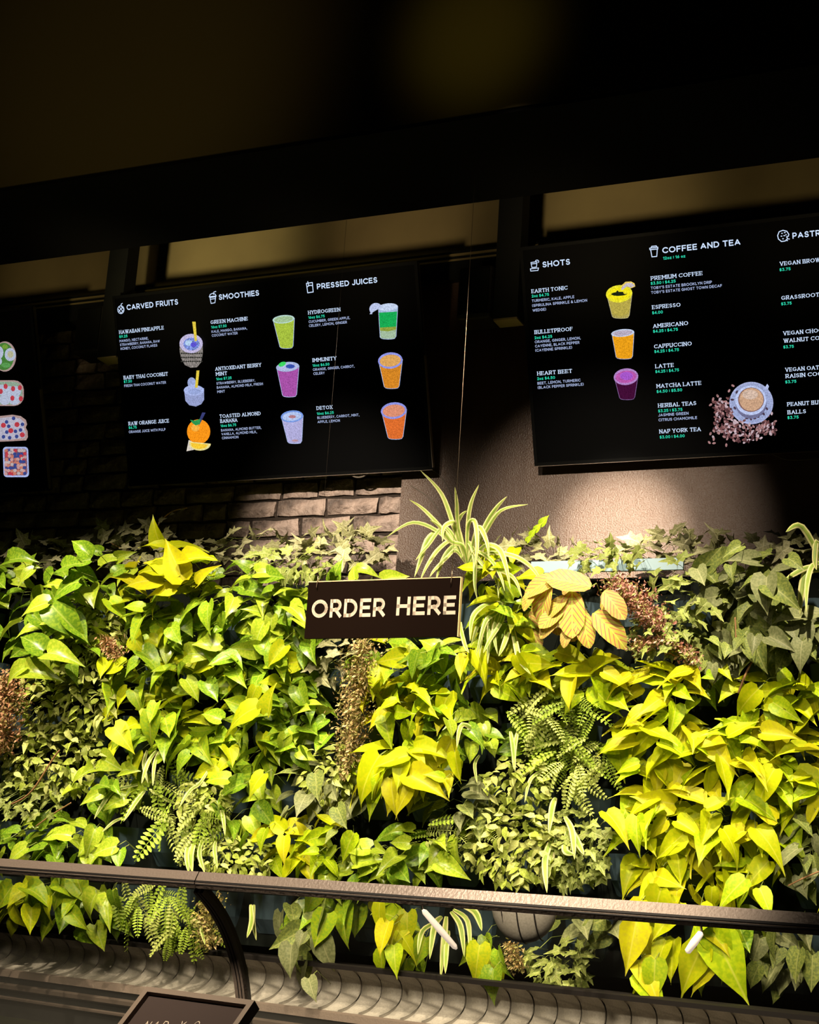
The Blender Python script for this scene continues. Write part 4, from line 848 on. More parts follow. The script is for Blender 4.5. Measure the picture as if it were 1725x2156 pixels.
# (kind, name, category, cx, cy, rx, ry, leaf size px, label, options)
PLANTS = [
 # top-edge ivy against the wall
 ('ivy', 'ivy_plant', 'ivy', 70, 1165, 95, 38, 36, 'faded ivy along the top edge at the far left under the left menu screen', dict(yp=4.42, cover=2.2, hang=.1)),
 ('ivy', 'ivy_plant', 'ivy', 270, 1150, 110, 42, 38, 'pale ivy on the ledge below the left corner of the middle screen, one shoot rising', dict(yp=4.42, cover=2.0, hang=.1)),
 ('ivy', 'ivy_plant', 'ivy', 520, 1150, 110, 36, 38, 'dusty ivy in front of the darker brickwork, above the lime leaves', dict(yp=4.42, cover=2.4, hang=.1)),
 ('ivy', 'ivy_plant', 'ivy', 720, 1150, 110, 42, 42, 'dense grey-green ivy in front of the lit brickwork above the sign', dict(yp=4.42, cover=3.0, hang=.1)),
 ('ivy', 'ivy_plant', 'ivy', 1120, 1155, 95, 34, 42, 'grey-green ivy right of the tall spider plant below the dark panel', dict(yp=4.42, cover=2.4, hang=.1)),
 ('ivy', 'ivy_plant', 'ivy', 1430, 1150, 130, 46, 46, 'dark ivy silhouetted under the bright patch of the wall panel', dict(yp=4.40, cover=2.6, hang=.1)),
 ('ivy', 'ivy_plant', 'ivy', 1640, 1160, 110, 44, 46, 'shaded ivy at the top right corner of the planting', dict(yp=4.40, cover=2.4, hang=.1)),
 ('ivygreen', 'ivy_plant', 'ivy', 1270, 1175, 90, 40, 32, 'light green ivy sprigs over the blue rim under the wall panel glow', dict(yp=4.26, cover=1.4)),
 ('ivygreen', 'ivy_plant', 'ivy', 1440, 1260, 90, 90, 40, 'light green ivy right of the pink moss', dict(cover=1.5)),
 ('ivygreen', 'ivy_plant', 'ivy', 1390, 1340, 90, 50, 34, 'yellow-green ivy trailing below the pink moss', dict(cover=1.5)),
 ('ivy', 'ivy_plant', 'ivy', 690, 1385, 55, 60, 48, 'silvery ivy just below the left half of the hanging sign', dict(cover=1.6)),
 ('ivygreen', 'ivy_plant', 'ivy', 600, 1190, 90, 45, 36, 'green ivy to the upper left of the hanging sign', dict(cover=1.5)),
 # left side green pothos
 ('pothos', 'pothos_plant', 'pothos', 60, 1240, 100, 70, 62, 'green pothos at the top left edge of the planting', dict(heroes=[(187, 1168, 151, 1131), (70, 1200, 30, 1225), (20, 1180, 60, 1165)], cover=1.5)),
 ('pothos', 'pothos_plant', 'pothos', 120, 1340, 110, 80, 72, 'dark green pothos with broad pointed leaves at the left edge, above the rusty moss', dict(heroes=[(92, 1370, 40, 1328), (100, 1375, 148, 1372), (55, 1405, 0, 1425), (50, 1415, 100, 1405), (110, 1275, 155, 1325), (100, 1270, 38, 1280)], cover=1.3)),
 ('pothos', 'pothos_plant', 'pothos', 210, 1215, 75, 60, 58, 'green pothos between the left edge and the tall lime leaves', dict(heroes=[(165, 1225, 88, 1240), (130, 1195, 170, 1180)], cover=1.3)),
 ('neon', 'sweet_potato_vine', 'vine', 355, 1190, 95, 70, 98, 'brightest yellow-lime vine standing tall at the upper left', dict(heroes=[(388, 1222, 346, 1136), (380, 1205, 303, 1163), (384, 1180, 440, 1166), (345, 1225, 252, 1209), (372, 1240, 305, 1238), (418, 1232, 452, 1188), (360, 1205, 290, 1190)], cover=1.7, hang=.0, depth=(.06, .18), up=.9, nmax=20)),
 ('mix', 'pothos_plant', 'pothos', 360, 1290, 125, 80, 76, 'glossy lime pothos below the tall yellow-lime vine', dict(heroes=[(300, 1300, 272, 1350, 0), (440, 1270, 425, 1325), (360, 1320, 375, 1350), (300, 1280, 262, 1265)], cover=2.1)),
 ('pothos', 'pothos_plant', 'pothos', 520, 1260, 95, 80, 62, 'green pothos midway between the yellow-lime vine and the sign', dict(cover=1.8)),
 ('pothos', 'pothos_plant', 'pothos', 600, 1320, 75, 85, 62, 'green pothos at the left end of the hanging sign', dict(cover=1.8)),
 ('mix', 'pothos_plant', 'pothos', 320, 1410, 110, 70, 66, 'lime and green pothos in the left middle with leaves fanned to the left', dict(cover=2.0)),
 ('pothos', 'pothos_plant', 'pothos', 450, 1390, 110, 70, 64, 'mid green pothos in the left centre, shaded between lime leaves', dict(cover=2.0)),
 ('mix', 'pothos_plant', 'pothos', 560, 1430, 100, 80, 68, 'bright green pothos lower left of the hanging sign', dict(heroes=[(580, 1400, 562, 1350), (565, 1500, 572, 1440), (600, 1360, 563, 1400)], cover=2.0)),
 ('mix', 'pothos_plant', 'pothos', 350, 1540, 130, 75, 72, 'lime pothos spilling down above the striped spider leaves at the left', dict(heroes=[(320, 1500, 305, 1560, 2), (240, 1530, 270, 1565), (400, 1590, 360, 1620), (330, 1480, 312, 1520)], cover=2.2)),
 ('mix', 'pothos_plant', 'pothos', 510, 1560, 115, 85, 72, 'lime pothos in the middle left, right of the fig creeper', dict(heroes=[(480, 1640, 430, 1630), (555, 1630, 515, 1668), (540, 1490, 465, 1520)], cover=2.1)),
 ('pothos', 'pothos_plant', 'pothos', 230, 1650, 90, 60, 66, 'mid green pothos under the fig creeper at the left', dict(cover=1.6)),
 ('pothos', 'pothos_plant', 'pothos', 120, 1770, 120, 60, 60, 'green pothos just above the left end of the counter rail', dict(heroes=[(55, 1785, 5, 1812), (245, 1782, 187, 1792), (252, 1790, 248, 1828), (150, 1760, 100, 1745)], cover=1.8)),
 ('pothos', 'pothos_plant', 'pothos', 620, 1520, 70, 90, 60, 'green pothos directly left of the long brown moss', dict(cover=1.8)),
 # small-leaved creepers
 ('tiny', 'creeping_fig', 'creeper', 190, 1330, 75, 90, 22, 'fine small-leaved creeper between the dark pothos and the lime pothos at the left', dict(cover=2.4, nmax=290, depth=(0, .08))),
 ('tiny', 'creeping_fig', 'creeper', 135, 1480, 110, 75, 25, 'fine small-leaved creeper right of the rusty moss at the left edge', dict(cover=2.8, nmax=295, depth=(0, .09))),
 ('tiny', 'creeping_fig', 'creeper', 110, 1600, 110, 80, 25, 'twiggy small-leaved creeper lower left, brown stems showing', dict(cover=2.4, nmax=295, depth=(0, .09))),
 ('tiny', 'creeping_fig', 'creeper', 430, 1690, 60, 55, 22, 'dark small-leaved creeper between the ferns at the lower left', dict(cover=1.6, nmax=200)),
 ('tiny', 'creeping_fig', 'creeper', 500, 1810, 80, 50, 22, 'small-leaved creeper resting on the counter rail above the curved post', dict(cover=2.0, nmax=290)),
 ('tiny', 'creeping_fig', 'creeper', 690, 1630, 60, 70, 22, 'small-leaved creeper under the tip of the long brown moss', dict(cover=1.8, nmax=240)),
 ('tiny', 'creeping_fig', 'creeper', 1090, 1780, 110, 85, 26, 'pale small-leaved creeper in the dark gap left of the lower right lime vine', dict(cover=2.3, nmax=298)),
 ('ivygreen', 'ivy_plant', 'ivy', 1210, 1790, 80, 90, 34, 'small green ivy beside the lower right lime vine, just above the rail', dict(cover=2.0)),
 ('tiny', 'creeping_fig', 'creeper', 1090, 1650, 70, 60, 26, 'small-leaved creeper below the light ferns in the right centre', dict(cover=1.5, nmax=200)),
 # centre
 ('mix', 'pothos_plant', 'pothos', 830, 1400, 90, 60, 68, 'lime pothos directly below the middle of the hanging sign', dict(cover=2.0)),
 ('neon', 'sweet_potato_vine', 'vine', 850, 1480, 100, 65, 72, 'yellow-lime vine right of the long brown moss', dict(cover=2.0, depth=(.04, .17))),
 ('pothos', 'pothos_plant', 'pothos', 930, 1400, 70, 60, 66, 'green pothos below the right end of the hanging sign', dict(cover=1.7)),
 ('neon', 'sweet_potato_vine', 'vine', 850, 1625, 115, 65, 88, 'cluster of long yellow-lime leaves in the centre of the planting', dict(heroes=[(800, 1590, 735, 1680), (810, 1620, 770, 1660), (850, 1600, 835, 1660), (825, 1640, 822, 1710), (865, 1660, 825, 1708), (860, 1630, 935, 1670), (935, 1640, 895, 1625), (860, 1590, 790, 1610)], cover=2.0, depth=(.06, .18), hang=.8)),
 ('pothos', 'pothos_plant', 'pothos', 960, 1540, 90, 65, 60, 'mid green pothos right of centre under the lime band', dict(cover=1.5)),
 ('dull', 'philodendron', 'philodendron', 660, 1680, 85, 85, 68, 'grey-green heart-leaved plant below the long brown moss', dict(heroes=[(665, 1630, 665, 1680), (710, 1700, 725, 1740), (705, 1750, 683, 1770)], cover=1.4, hang=.9)),
 ('dull', 'philodendron', 'philodendron', 960, 1690, 95, 55, 66, 'grey-green heart-leaved plant right of the central yellow-lime leaves', dict(cover=1.5)),
 ('neon', 'sweet_potato_vine', 'vine', 640, 1780, 95, 65, 74, 'yellow-lime vine above the rail, left of centre', dict(heroes=[(560, 1745, 540, 1790), (600, 1760, 590, 1812), (670, 1795, 632, 1790), (640, 1750, 625, 1730)], cover=1.9, depth=(.05, .17))),
 ('pothos', 'pothos_plant', 'pothos', 850, 1800, 110, 60, 66, 'dark glossy pothos in the shade at the centre of the rail', dict(cover=1.7)),
 ('pothos', 'pothos_plant', 'pothos', 740, 1830, 75, 45, 62, 'yellow-green pothos touching the rail at the lower centre', dict(cover=1.7)),
 ('pothos', 'pothos_plant', 'pothos', 520, 1700, 60, 80, 62, 'shaded green pothos between the left ferns and the rail', dict(cover=1.3, hang=.9)),
 # right side
 ('neon', 'sweet_potato_vine', 'vine', 1060, 1400, 95, 60, 78, 'yellow-lime vine under the drooping striped spider leaves', dict(cover=2.1, depth=(.05, .17))),
 ('neon', 'sweet_potato_vine', 'vine', 1050, 1205, 75, 50, 62, 'small yellow-lime vine around the foot of the tall spider plant', dict(cover=1.7)),
 ('mix', 'pothos_plant', 'pothos', 1060, 1300, 70, 60, 60, 'lime pothos between the sign and the prayer plant', dict(cover=1.8)),
 ('neon', 'sweet_potato_vine', 'vine', 1230, 1420, 110, 60, 84, 'yellow-lime vine directly below the prayer plant', dict(cover=2.2, depth=(.05, .17))),
 ('neon', 'sweet_potato_vine', 'vine', 1370, 1460, 105, 65, 84, 'yellow-lime vine below the pink moss', dict(cover=2.2, depth=(.05, .17))),
 ('neon', 'sweet_potato_vine', 'vine', 1390, 1570, 110, 75, 90, 'yellow-lime vine right of the light ferns', dict(cover=2.3, depth=(.05, .18))),
 ('neon', 'sweet_potato_vine', 'vine', 1550, 1600, 120, 85, 96, 'largest-leaved yellow-lime vine in the right centre', dict(cover=2.3, depth=(.06, .2))),
 ('neon', 'sweet_potato_vine', 'vine', 1650, 1480, 100, 70, 84, 'yellow-lime vine at the right edge beneath the grey-green hearts', dict(cover=2.1, depth=(.05, .18))),
 ('neon', 'sweet_potato_vine', 'vine', 1400, 1720, 110, 80, 94, 'yellow-lime vine right of the dark gap, above the rail', dict(cover=2.2, depth=(.06, .2), hang=.7)),
 ('neon', 'sweet_potato_vine', 'vine', 1560, 1750, 120, 85, 96, 'overlapping yellow-lime vine at the lower right, just above the rail', dict(cover=2.2, depth=(.06, .2), hang=.7)),
 ('neon', 'sweet_potato_vine', 'vine', 1470, 1850, 150, 55, 88, 'yellow-lime vine touching the bright part of the rail', dict(heroes=[(1600, 1870, 1625, 1925), (1570, 1850, 1510, 1905)], cover=2.1, depth=(.05, .18), hang=.8)),
 ('neon', 'sweet_potato_vine', 'vine', 1690, 1620, 60, 100, 88, 'yellow-lime vine cut by the right edge of the picture', dict(cover=1.9, depth=(.05, .18))),
 ('dull', 'philodendron', 'philodendron', 1560, 1230, 110, 65, 66, 'grey-green heart-leaved plant in the upper right, nearest the ivy', dict(heroes=[(1560, 1150, 1525, 1165), (1620, 1230, 1680, 1270), (1615, 1215, 1610, 1285), (1660, 1175, 1690, 1195), (1540, 1190, 1540, 1215)], cover=2.2, hang=.8)),
 ('dull', 'philodendron', 'philodendron', 1640, 1340, 105, 85, 74, 'grey-green heart-leaved plant at the right edge above the lime vine', dict(heroes=[(1590, 1340, 1585, 1372), (1560, 1345, 1545, 1365), (1690, 1350, 1680, 1405), (1620, 1340, 1668, 1362)], cover=2.2, hang=.9)),
 ('dull', 'philodendron', 'philodendron', 1500, 1370, 70, 60, 60, 'grey-green heart-leaved plant with brown stems beside the lower pink moss', dict(cover=1.8, hang=.8)),
 ('dull', 'philodendron', 'philodendron', 1695, 1780, 55, 110, 72, 'grey-green heart-leaved plant hanging at the lower right edge', dict(cover=2.0, hang=1.0)),
 ('maranta', 'prayer_plant', 'prayer plant', 1195, 1285, 108, 62, 80, 'red-veined prayer plant with rounded yellow leaves right of the sign', dict(heroes=[(1205, 1245, 1203, 1338, 0), (1195, 1255, 1150, 1290, 1), (1160, 1225, 1122, 1300, 2), (1190, 1275, 1135, 1318, 0), (1225, 1290, 1238, 1352, 1), (1252, 1290, 1308, 1342, 2), (1180, 1215, 1100, 1240, 1), (1245, 1235, 1150, 1210, 0), (1272, 1245, 1312, 1292, 3), (1175, 1300, 1135, 1335, 3), (1200, 1320, 1185, 1352, 4), (1130, 1240, 1098, 1275, 1)], cover=.8, hang=1.3, depth=(.02, .10), up=.4, jit=.6)),
 ('mix', 'pothos_plant', 'pothos', 1490, 1430, 60, 40, 60, 'small lime pothos between the thin pink moss and the brown stem', dict(cover=1.6)),
 ('pothos', 'pothos_plant', 'pothos', 760, 1240, 90, 45, 56, 'green pothos whose leaves peep out above the hanging sign', dict(cover=1.3)),
 ('pothos', 'pothos_plant', 'pothos', 1130, 1570, 70, 60, 58, 'dark pothos behind the light ferns in the right centre', dict(cover=1.2, depth=(-.04, .04))),
 ('ivygreen', 'ivy_plant', 'ivy', 60, 1680, 80, 50, 30, 'small green ivy at the left edge above the lowest green pothos', dict(cover=1.6)),
 # just past the picture's edges
 ('pothos', 'pothos_plant', 'pothos', -110, 1290, 110, 130, 66, 'green pothos just past the left edge of the picture, upper part', dict(cover=1.1, nmax=90)),
 ('mix', 'pothos_plant', 'pothos', -110, 1540, 110, 130, 66, 'lime pothos just past the left edge of the picture, middle part', dict(cover=1.1, nmax=90)),
 ('pothos', 'pothos_plant', 'pothos', -110, 1800, 110, 130, 66, 'green pothos just past the left edge of the picture, lower part', dict(cover=1.1, nmax=90)),
 ('dull', 'philodendron', 'philodendron', 1850, 1290, 110, 130, 76, 'grey-green heart-leaved plant just past the right edge, upper part', dict(cover=1.1, nmax=90)),
 ('neon', 'sweet_potato_vine', 'vine', 1850, 1560, 110, 130, 86, 'yellow-lime vine just past the right edge, middle part', dict(cover=1.1, nmax=90)),
 ('mix', 'pothos_plant', 'pothos', 1850, 1850, 110, 130, 80, 'lime pothos just past the right edge, lower part', dict(cover=1.1, nmax=90)),
 # ferns
 ('fern', 'fern', 'fern', 340, 1690, 85, 70, 105, 'fern with pale arching fronds at the lower left', dict(cover=1.5, hang=.7, up=.5)),
 ('fern', 'fern', 'fern', 415, 1740, 60, 60, 85, 'smaller pale fern right of the lower left fern', dict(cover=1.6, hang=.9, up=.5)),
 ('fern', 'fern', 'fern', 940, 1760, 90, 45, 105, 'pale fern with fronds pointing left and right near the lower centre', dict(cover=1.4, hang=.2, up=.7)),
 ('fern', 'fern', 'fern', 1170, 1500, 85, 60, 90, 'bright light green fern in the right centre', dict(cover=2.6, hang=.6, depth=(.02, .16))),
 ('fern', 'fern', 'fern', 1210, 1610, 80, 70, 90, 'light green fern hanging just under the bright one', dict(cover=2.2, hang=.9, depth=(.02, .16))),
 # behind the glass
 ('mix', 'pothos_plant', 'pothos', 80, 1900, 100, 70, 74, 'lime pothos seen through the glass at the left end', dict(cover=1.7, hang=1.2)),
 ('pothos', 'pothos_plant', 'pothos', 185, 1930, 75, 45, 70, 'green pothos hanging behind the glass, left of the fern', dict(cover=1.5, hang=1.2)),
 ('fern', 'fern', 'fern', 310, 1910, 80, 50, 90, 'fern behind the glass left of the curved post', dict(cover=2.0, hang=1.0)),
 ('fern', 'fern', 'fern', 385, 1960, 60, 50, 80, 'fern fronds drooping behind the glass beside the curved post', dict(cover=1.7, hang=1.2)),
 ('dull', 'philodendron', 'philodendron', 630, 1990, 60, 70, 84, 'grey-green hearts hanging low behind the glass, right of the curved post', dict(heroes=[(615, 1990, 605, 2055), (650, 2060, 660, 2100), (640, 1965, 625, 1995)], cover=1.3, hang=1.6)),
 ('mix', 'pothos_plant', 'pothos', 680, 1920, 80, 45, 76, 'yellow-green pothos seen through the glass left of centre', dict(cover=1.6, hang=1.2)),
 ('neon', 'sweet_potato_vine', 'vine', 820, 1970, 40, 80, 84, 'yellow vine tail hanging behind the glass in the centre', dict(heroes=[(820, 1940, 795, 2010), (830, 1990, 832, 2052), (800, 1900, 790, 1960)], cover=1.7, hang=1.8)),
 ('mix', 'pothos_plant', 'pothos', 870, 2000, 40, 55, 66, 'yellow-green leaves hanging to the tiled ledge behind the glass', dict(cover=1.2, hang=1.8)),
 ('mix', 'pothos_plant', 'pothos', 1030, 2030, 45, 50, 66, 'single pothos strand reaching the tiled ledge right of centre', dict(heroes=[(1040, 2040, 1030, 2102), (1010, 1990, 1000, 2060)], cover=.9, hang=1.8)),
 ('ivygreen', 'ivy_plant', 'ivy', 1180, 2030, 75, 55, 38, 'dim ivy cluster behind the glass, above the tiled ledge', dict(cover=1.8)),
 ('dull', 'philodendron', 'philodendron', 1220, 1960, 75, 45, 70, 'dim heart-leaved plant behind the glass under the ivy by the rail', dict(cover=1.1, hang=1.2)),
 ('neon', 'sweet_potato_vine', 'vine', 1370, 1990, 60, 100, 112, 'large yellow-lime leaves hanging behind the glass, left of the bright reflection', dict(heroes=[(1340, 1940, 1320, 2045), (1380, 2020, 1375, 2110), (1345, 2050, 1400, 2125), (1360, 1950, 1345, 2000)], cover=1.6, hang=2.0, depth=(.1, .22))),
 ('neon', 'sweet_potato_vine', 'vine', 1490, 1990, 60, 80, 112, 'large yellow-lime leaves hanging behind the glass, right of the bright reflection', dict(heroes=[(1500, 1960, 1570, 2098), (1480, 1990, 1430, 2090), (1500, 2030, 1450, 2080), (1490, 1940, 1540, 2040)], cover=1.4, hang=2.0, depth=(.1, .22))),
 ('dull', 'philodendron', 'philodendron', 1640, 2010, 90, 80, 76, 'dim grey-green hearts behind the glass at the right edge', dict(cover=1.5, hang=1.4)),
 ('pothos', 'pothos_plant', 'pothos', 1560, 1960, 60, 50, 70, 'green pothos behind the glass between the lime vine and the right edge', dict(cover=1.1, hang=1.2)),
]
for a in PLANTS: plant(*a[:9], **a[9])

# ---- spider plants: each blade a green ribbon with cream margins
MB = {'green': leafmat('spider_leaf', (.22, .32, .05), (.34, .42, .08), None, .4, .25, .25), 'cream': leafmat('spider_margin', (.60, .58, .22), (.68, .64, .30), None, .45, .25, .1)}
def blade(root, pts, w, rev=False, centre='green', margin='cream'):
    p = spline(pts, 5); n = len(p); V, Fc, mi, uv = [], [], [], []
    for i, q in enumerate(p):
        t = (p[min(i+1, n-1)]-p[max(i-1, 0)]).normalized(); f = i/(n-1)
        s = t.cross(CAM-q).normalized(); s = (s + (t.cross(ZU)*.5 if abs(t.z) < .9 else Vector())).normalized()
        nn = s.cross(t)
        ww = w*(.55+.45*sin(min(1, f*2.2)*pi/2))*(1 if f < .55 else max(.02, 1-((f-.55)/.45)**1.7))
        for c in (-1, -.5, 0, .5, 1): V.append(q + s*ww*c/2 + nn*ww*.22*(1-abs(c)))
    for i in range(n-1):
        for k in range(4): Fc.append((i*5+k, i*5+k+1, i*5+k+6, i*5+k+5)); mi.append(1 if k in (0, 3) else 0)
    o = mesh_obj('blade', V, Fc, None, root, mats=[MB[centre], MB[margin]], mi=mi, smooth=True)
    return o
def spider(cx, cy, label, blades, w=10, yp=4.15, margin='cream', base=(8, 10)):
    rnd = random.Random(int(cx)); c = P(cx, cy, yp); root = empty('spider_plant', c+Vector((0, .04, 0)), label, 'spider plant')
    for b in blades:
        pts = []
        fwd = rnd.uniform(.04, .16); n = len(b)
        for i, (x, y) in enumerate(b): pts.append(P(x, y, yp - fwd*(i/(n-1))))
        blade(root, pts, w/ppm(c)*rnd.uniform(.8, 1.2), margin=margin)
    return root
B0 = (985, 1190)
spider(985, 1190, 'tall spider plant standing above the right end of the sign', [
 [B0, (945, 1130), (895, 1075), (862, 1052)], [B0, (958, 1115), (930, 1040), (885, 990)], [B0, (965, 1110), (962, 1060), (958, 1025)], [B0, (985, 1110), (992, 1060), (1009, 1020)],
 [B0, (1020, 1110), (1045, 1070), (1068, 1045)], [B0, (1020, 1125), (1055, 1075), (1112, 1062)], [B0, (930, 1125), (870, 1100), (815, 1130)], [B0, (940, 1110), (900, 1150), (875, 1180)],
 [B0, (945, 1120), (905, 1130), (885, 1180), (873, 1215)], [B0, (955, 1140), (925, 1155), (900, 1190), (885, 1222)], [B0, (965, 1150), (945, 1160), (928, 1190), (918, 1222)], [B0, (985, 1110), (1000, 1098), (1005, 1150), (998, 1200)],
 [B0, (1000, 1130), (1010, 1110), (1025, 1140), (1030, 1175)], [B0, (1020, 1150), (1050, 1155), (1065, 1190), (1075, 1240)], [B0, (1025, 1165), (1080, 1170), (1120, 1195), (1150, 1240)], [B0, (990, 1150), (1000, 1180), (1000, 1230), (1005, 1262)],
 [B0, (1000, 1160), (1035, 1180), (1055, 1215), (1063, 1245)], [B0, (975, 1150), (950, 1140), (925, 1108), (905, 1095)], [B0, (960, 1120), (955, 1100), (935, 1110), (932, 1140)], [B0, (985, 1140), (1010, 1180), (1045, 1220), (1050, 1260)],
 [(985, 1195), (1030, 1195), (1080, 1215), (1100, 1260)], [B0, (970, 1130), (962, 1105), (972, 1085), (984, 1075)], [B0, (960, 1160), (940, 1175), (915, 1200), (905, 1215)]], 10)
B1 = (1055, 1268)
spider(1055, 1268, 'striped spider plant drooping right below the right end of the sign', [
 [B1, (1025, 1280), (1005, 1320), (992, 1360)], [B1, (1030, 1290), (1015, 1335), (1010, 1385)], [B1, (1035, 1290), (1030, 1340), (1027, 1398)], [B1, (1020, 1275), (995, 1300), (990, 1350)],
 [B1, (1050, 1290), (1040, 1330), (1048, 1378)], [B1, (1045, 1290), (1022, 1310), (1003, 1380)], [(1075, 1300), (1070, 1330), (1060, 1360), (1050, 1382)], [(970, 1310), (972, 1330), (980, 1360), (988, 1375)],
 [B1, (1060, 1300), (1030, 1350), (1018, 1375)], [(1075, 1300), (1085, 1350), (1095, 1390), (1118, 1420)]], 10)
spider(1715, 1180, 'arching spider plant at the upper right edge', [
 [(1740, 1200), (1690, 1110), (1655, 1120)], [(1735, 1180), (1720, 1140), (1716, 1180), (1720, 1200)], [(1735, 1190), (1700, 1195), (1670, 1210), (1650, 1225)], [(1735, 1200), (1700, 1205), (1688, 1250), (1685, 1295)], [(1740, 1185), (1712, 1190), (1700, 1230), (1698, 1290)]], 14)
spider(330, 1585, 'small striped spider plant above the lower left fern', [
 [(330, 1580), (315, 1600), (305, 1625), (298, 1650)], [(335, 1582), (325, 1610), (322, 1655)], [(310, 1580), (303, 1610), (312, 1650)], [(290, 1652), (240, 1665), (215, 1695), (198, 1725)], [(305, 1665), (285, 1690), (260, 1730)], [(265, 1720), (240, 1730), (215, 1752)],
 [(440, 1620), (420, 1650), (400, 1665), (378, 1700)], [(415, 1660), (395, 1670), (378, 1700)]], 8)
spider(475, 1690, 'pair of cream-edged blades hanging beside the small lower left fern', [[(465, 1700), (470, 1720), (474, 1760)], [(400, 1770), (393, 1800), (398, 1840)], [(412, 1765), (402, 1800), (405, 1838)], [(425, 1770), (420, 1800), (432, 1840)], [(455, 1770), (452, 1790), (458, 1830)]], 10)
spider(1085, 1540, 'thin cream-edged blades hanging in the dark centre right', [[(1075, 1540), (1080, 1570), (1085, 1625)], [(1090, 1540), (1083, 1580), (1082, 1620)], [(1025, 1560), (975, 1525), (962, 1575)], [(1150, 1620), (1118, 1640), (1105, 1690)], [(1010, 1590), (1000, 1610), (1005, 1650)]], 9)
spider(1165, 1700, 'cream-striped spider plant in the dark gap left of the lower right vine', [[(1170, 1680), (1163, 1700), (1156, 1755)], [(1190, 1720), (1205, 1750), (1210, 1810)], [(1195, 1750), (1190, 1790), (1210, 1800)], [(1165, 1760), (1148, 1810), (1152, 1880)], [(1200, 1740), (1215, 1770), (1230, 1800)], [(1170, 1765), (1160, 1800), (1155, 1850)]], 15)
spider(930, 1940, 'cream-edged spider plant hanging behind the glass near the centre', [[(930, 1930), (915, 1950), (905, 2020)], [(940, 1930), (935, 1980), (928, 2060)], [(950, 1920), (970, 1950), (978, 2015)], [(955, 1915), (985, 1940), (990, 2010)], [(925, 1940), (890, 1960), (880, 2010)], [(960, 1900), (1000, 1920), (1015, 1960)], [(945, 1960), (940, 2000), (938, 2050)]], 12)
spider(540, 1920, 'single striped spider plant tuft behind the glass beside the curved post', [[(528, 1905), (530, 1940), (520, 1975)], [(535, 1905), (533, 1940), (540, 1980)], [(440, 1930), (425, 1950), (432, 1990)], [(450, 1920), (438, 1950), (420, 1965)]], 10)

# ---- moss hangings: countless tiny sprigs
def moss(cx, cy, outline, n, cols, label, size=6, thick=.07, yp=4.16, cat='moss', ln=1.6):
    rnd = random.Random(int(cx+cy)); V, Fc, mi = [], [], []
    for _ in range(n):
        k = rnd.random()*(len(outline)-1); i = int(k); f = k-i
        x = outline[i][0]*(1-f)+outline[i+1][0]*f; y = outline[i][1]*(1-f)+outline[i+1][1]*f; r = outline[i][2]*(1-f)+outline[i+1][2]*f
        a = rnd.uniform(0, 2*pi); q = min(1.7, abs(rnd.gauss(0, .62))); p = P(x+cos(a)*q*r, y+sin(a)*q*r*.6, yp-thick*rnd.random()*max(0, 1-q*.7))
        s = size/ppm(p)*rnd.uniform(.6, 1.4); d = Vector((rnd.uniform(-1, 1), rnd.uniform(-1, .2), rnd.uniform(-1.2, .7))).normalized(); e = d.cross(Vector((rnd.random(), rnd.random(), rnd.random()))).normalized()
        b = len(V); V += [p, p+d*s*ln*.5+e*s*.35, p+d*s*ln, p+d*s*ln*.5-e*s*.35]; Fc.append((b, b+1, b+2, b+3)); mi.append(rnd.randrange(len(cols)))
    o = mesh_obj('moss', V, Fc, None, None, mats=cols, mi=mi); tag(o, label, cat, None, 'stuff'); return o
def mm(n, c): return mat(n, c, .8, .2)
BRN = [mm('brown_moss', (.36, .24, .09)), mm('tan_moss', (.52, .38, .17)), mm('olive_moss', (.30, .28, .08))]
RST = [mm('rust_moss', (.50, .24, .12)), mm('pale_rust_moss', (.62, .36, .20)), mm('olive_moss', (.25, .20, .06))]
PNK = [mm('pink_moss', (.50, .22, .17)), mm('pale_pink_moss', (.62, .36, .26)), mm('dark_pink_moss', (.34, .14, .10)), mm('green_moss', (.34, .34, .10))]
moss(750, 1460, [(770, 1345, 40), (755, 1400, 45), (762, 1440, 38), (748, 1480, 35), (745, 1530, 38), (738, 1570, 32), (735, 1600, 18), (725, 1640, 8)], 5200, BRN, 'long brown dried moss hanging below the middle of the sign', 6, .09)
moss(10, 1490, [(5, 1425, 35), (10, 1470, 42), (8, 1520, 40), (-5, 1580, 32)], 4200, RST, 'rusty orange moss clump at the left edge of the planting', 6, .08)
moss(1330, 1270, [(1300, 1225, 32), (1330, 1255, 42), (1360, 1290, 40), (1390, 1320, 26)], 3000, PNK, 'pink flowering moss right of the prayer plant', 6, .10)
moss(1380, 1350, [(1335, 1360, 28), (1400, 1345, 32), (1450, 1370, 30), (1465, 1395, 20)], 1500, PNK[1:], 'thin pinkish moss below the pink flowering moss', 6, .08)
moss(235, 1360, [(225, 1345, 22), (245, 1385, 22)], 700, RST, 'small reddish moss patch beside the left creeper', 6, .06)
moss(430, 1960, [(450, 1890, 26), (435, 1940, 28), (440, 1990, 22)], 1800, [BRN[1], mm('yellow_moss', (.42, .36, .08)), BRN[2]], 'yellow-brown moss hanging behind the curved post', 6, .06, 4.12)
moss(1090, 1990, [(1075, 1990, 18), (1090, 2040, 16)], 900, BRN, 'dark brown moss strand behind the glass right of centre', 6, .05, 4.14)

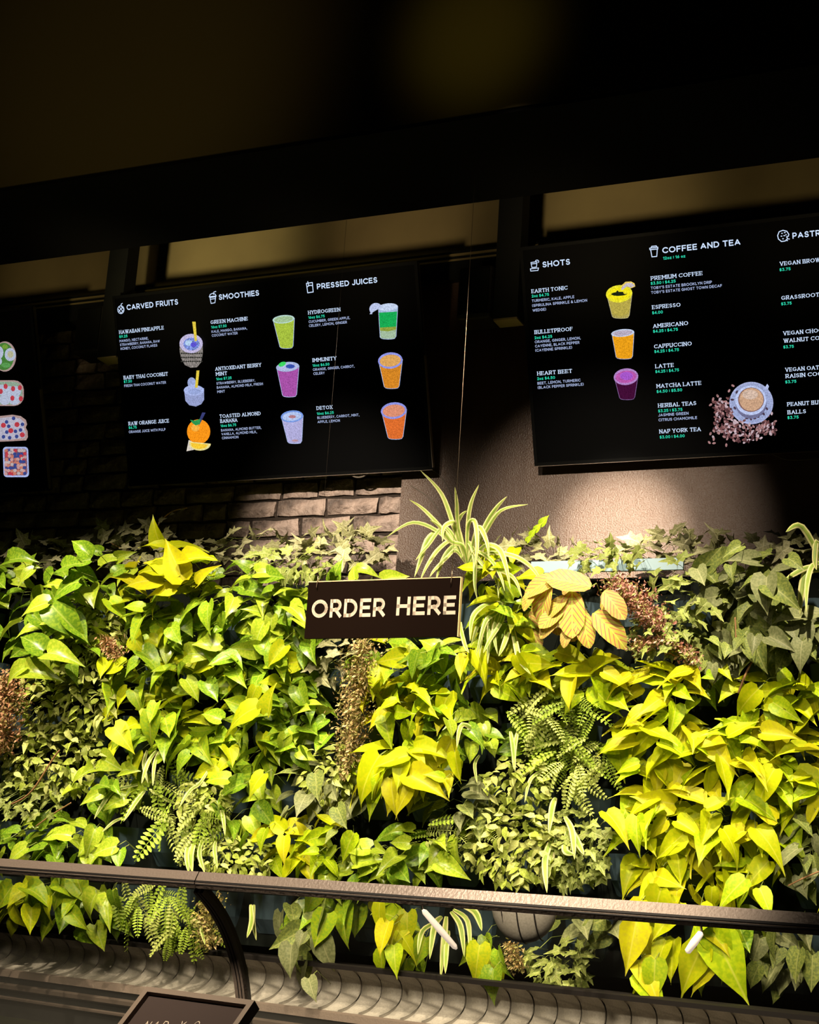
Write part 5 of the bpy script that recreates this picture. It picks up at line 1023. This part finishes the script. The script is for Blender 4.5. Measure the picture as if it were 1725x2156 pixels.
# ---- woody stems, the ivy shoot at the upper left, dead leaves
def vinestem(label, pts, w, yp=4.12, m_=None):
    o = tubeo('vine_stem', spline([P(x, y, yp) for x, y in pts]), w/ppm(P(*pts[0], yp))/2, m_ or MWOOD, None, 5); tag(o, label, 'stem'); return o
vinestem('orange-brown bare stem among the grey-green hearts at the right', [(1555, 1460), (1575, 1410), (1590, 1385), (1612, 1370)], 5)
vinestem('short orange-brown stem right of the pink moss', [(1548, 1300), (1550, 1340), (1546, 1375)], 4)
vinestem('thin brown twig through the creeper at the lower left', [(20, 1695), (50, 1680), (75, 1655), (110, 1600), (125, 1580)], 4)
vinestem('brown twig beside the single green leaf at the lower left', [(75, 1740), (110, 1715), (150, 1690)], 3)
vinestem('yellow stem at the lower right edge beside the rail', [(1660, 1865), (1690, 1850), (1725, 1835)], 4)
sh = empty('ivy_shoot', P(320, 1160, 4.38), 'single ivy shoot with star leaves rising before the dark brick', 'ivy')
V, Fc = [], []
tube(V, Fc, spline([P(x, y, 4.38) for x, y in ((318, 1160), (312, 1135), (330, 1110), (345, 1090), (365, 1076), (394, 1069))]), .0025, 5)
tube(V, Fc, spline([P(x, y, 4.38) for x, y in ((270, 1158), (245, 1150), (225, 1135), (205, 1112))]), .0025, 5)
mesh_obj('stem', V, Fc, mat('ivy_stem', (.34, .20, .08), .6, .3), sh)
for x, y, s in ((318, 1112, 34), (345, 1120, 30), (335, 1098, 20), (300, 1140, 32), (222, 1118, 36), (258, 1122, 36), (205, 1112, 26), (360, 1082, 12), (380, 1074, 12), (285, 1150, 28)):
    p = P(x, y, 4.37); place('leaf', random.choice(LEAF['ivy']), sh, p, Vector((random.uniform(-1, 1), -.3, random.uniform(-.6, .6))), OUT+ZU*.4, s/ppm(p))
sp = empty('young_shoot', P(1090, 1125, 4.36), 'young green shoot rising right of the tall spider plant before the panel', 'shoot')
for x, y, s in ((1140, 1105, 26), (1128, 1118, 22), (1118, 1128, 20), (1110, 1140, 18)):
    p = P(x, y, 4.36); place('leaf', LEAF['mix'][0], sp, p, Vector((.7, -.3, .8)), OUT+ZU*.2, s/ppm(p))
V, Fc = [], []; tube(V, Fc, [P(1100, 1150, 4.37), P(1120, 1125, 4.37), P(1142, 1100, 4.37)], .0018, 4); mesh_obj('stem', V, Fc, MSTEM, sp)
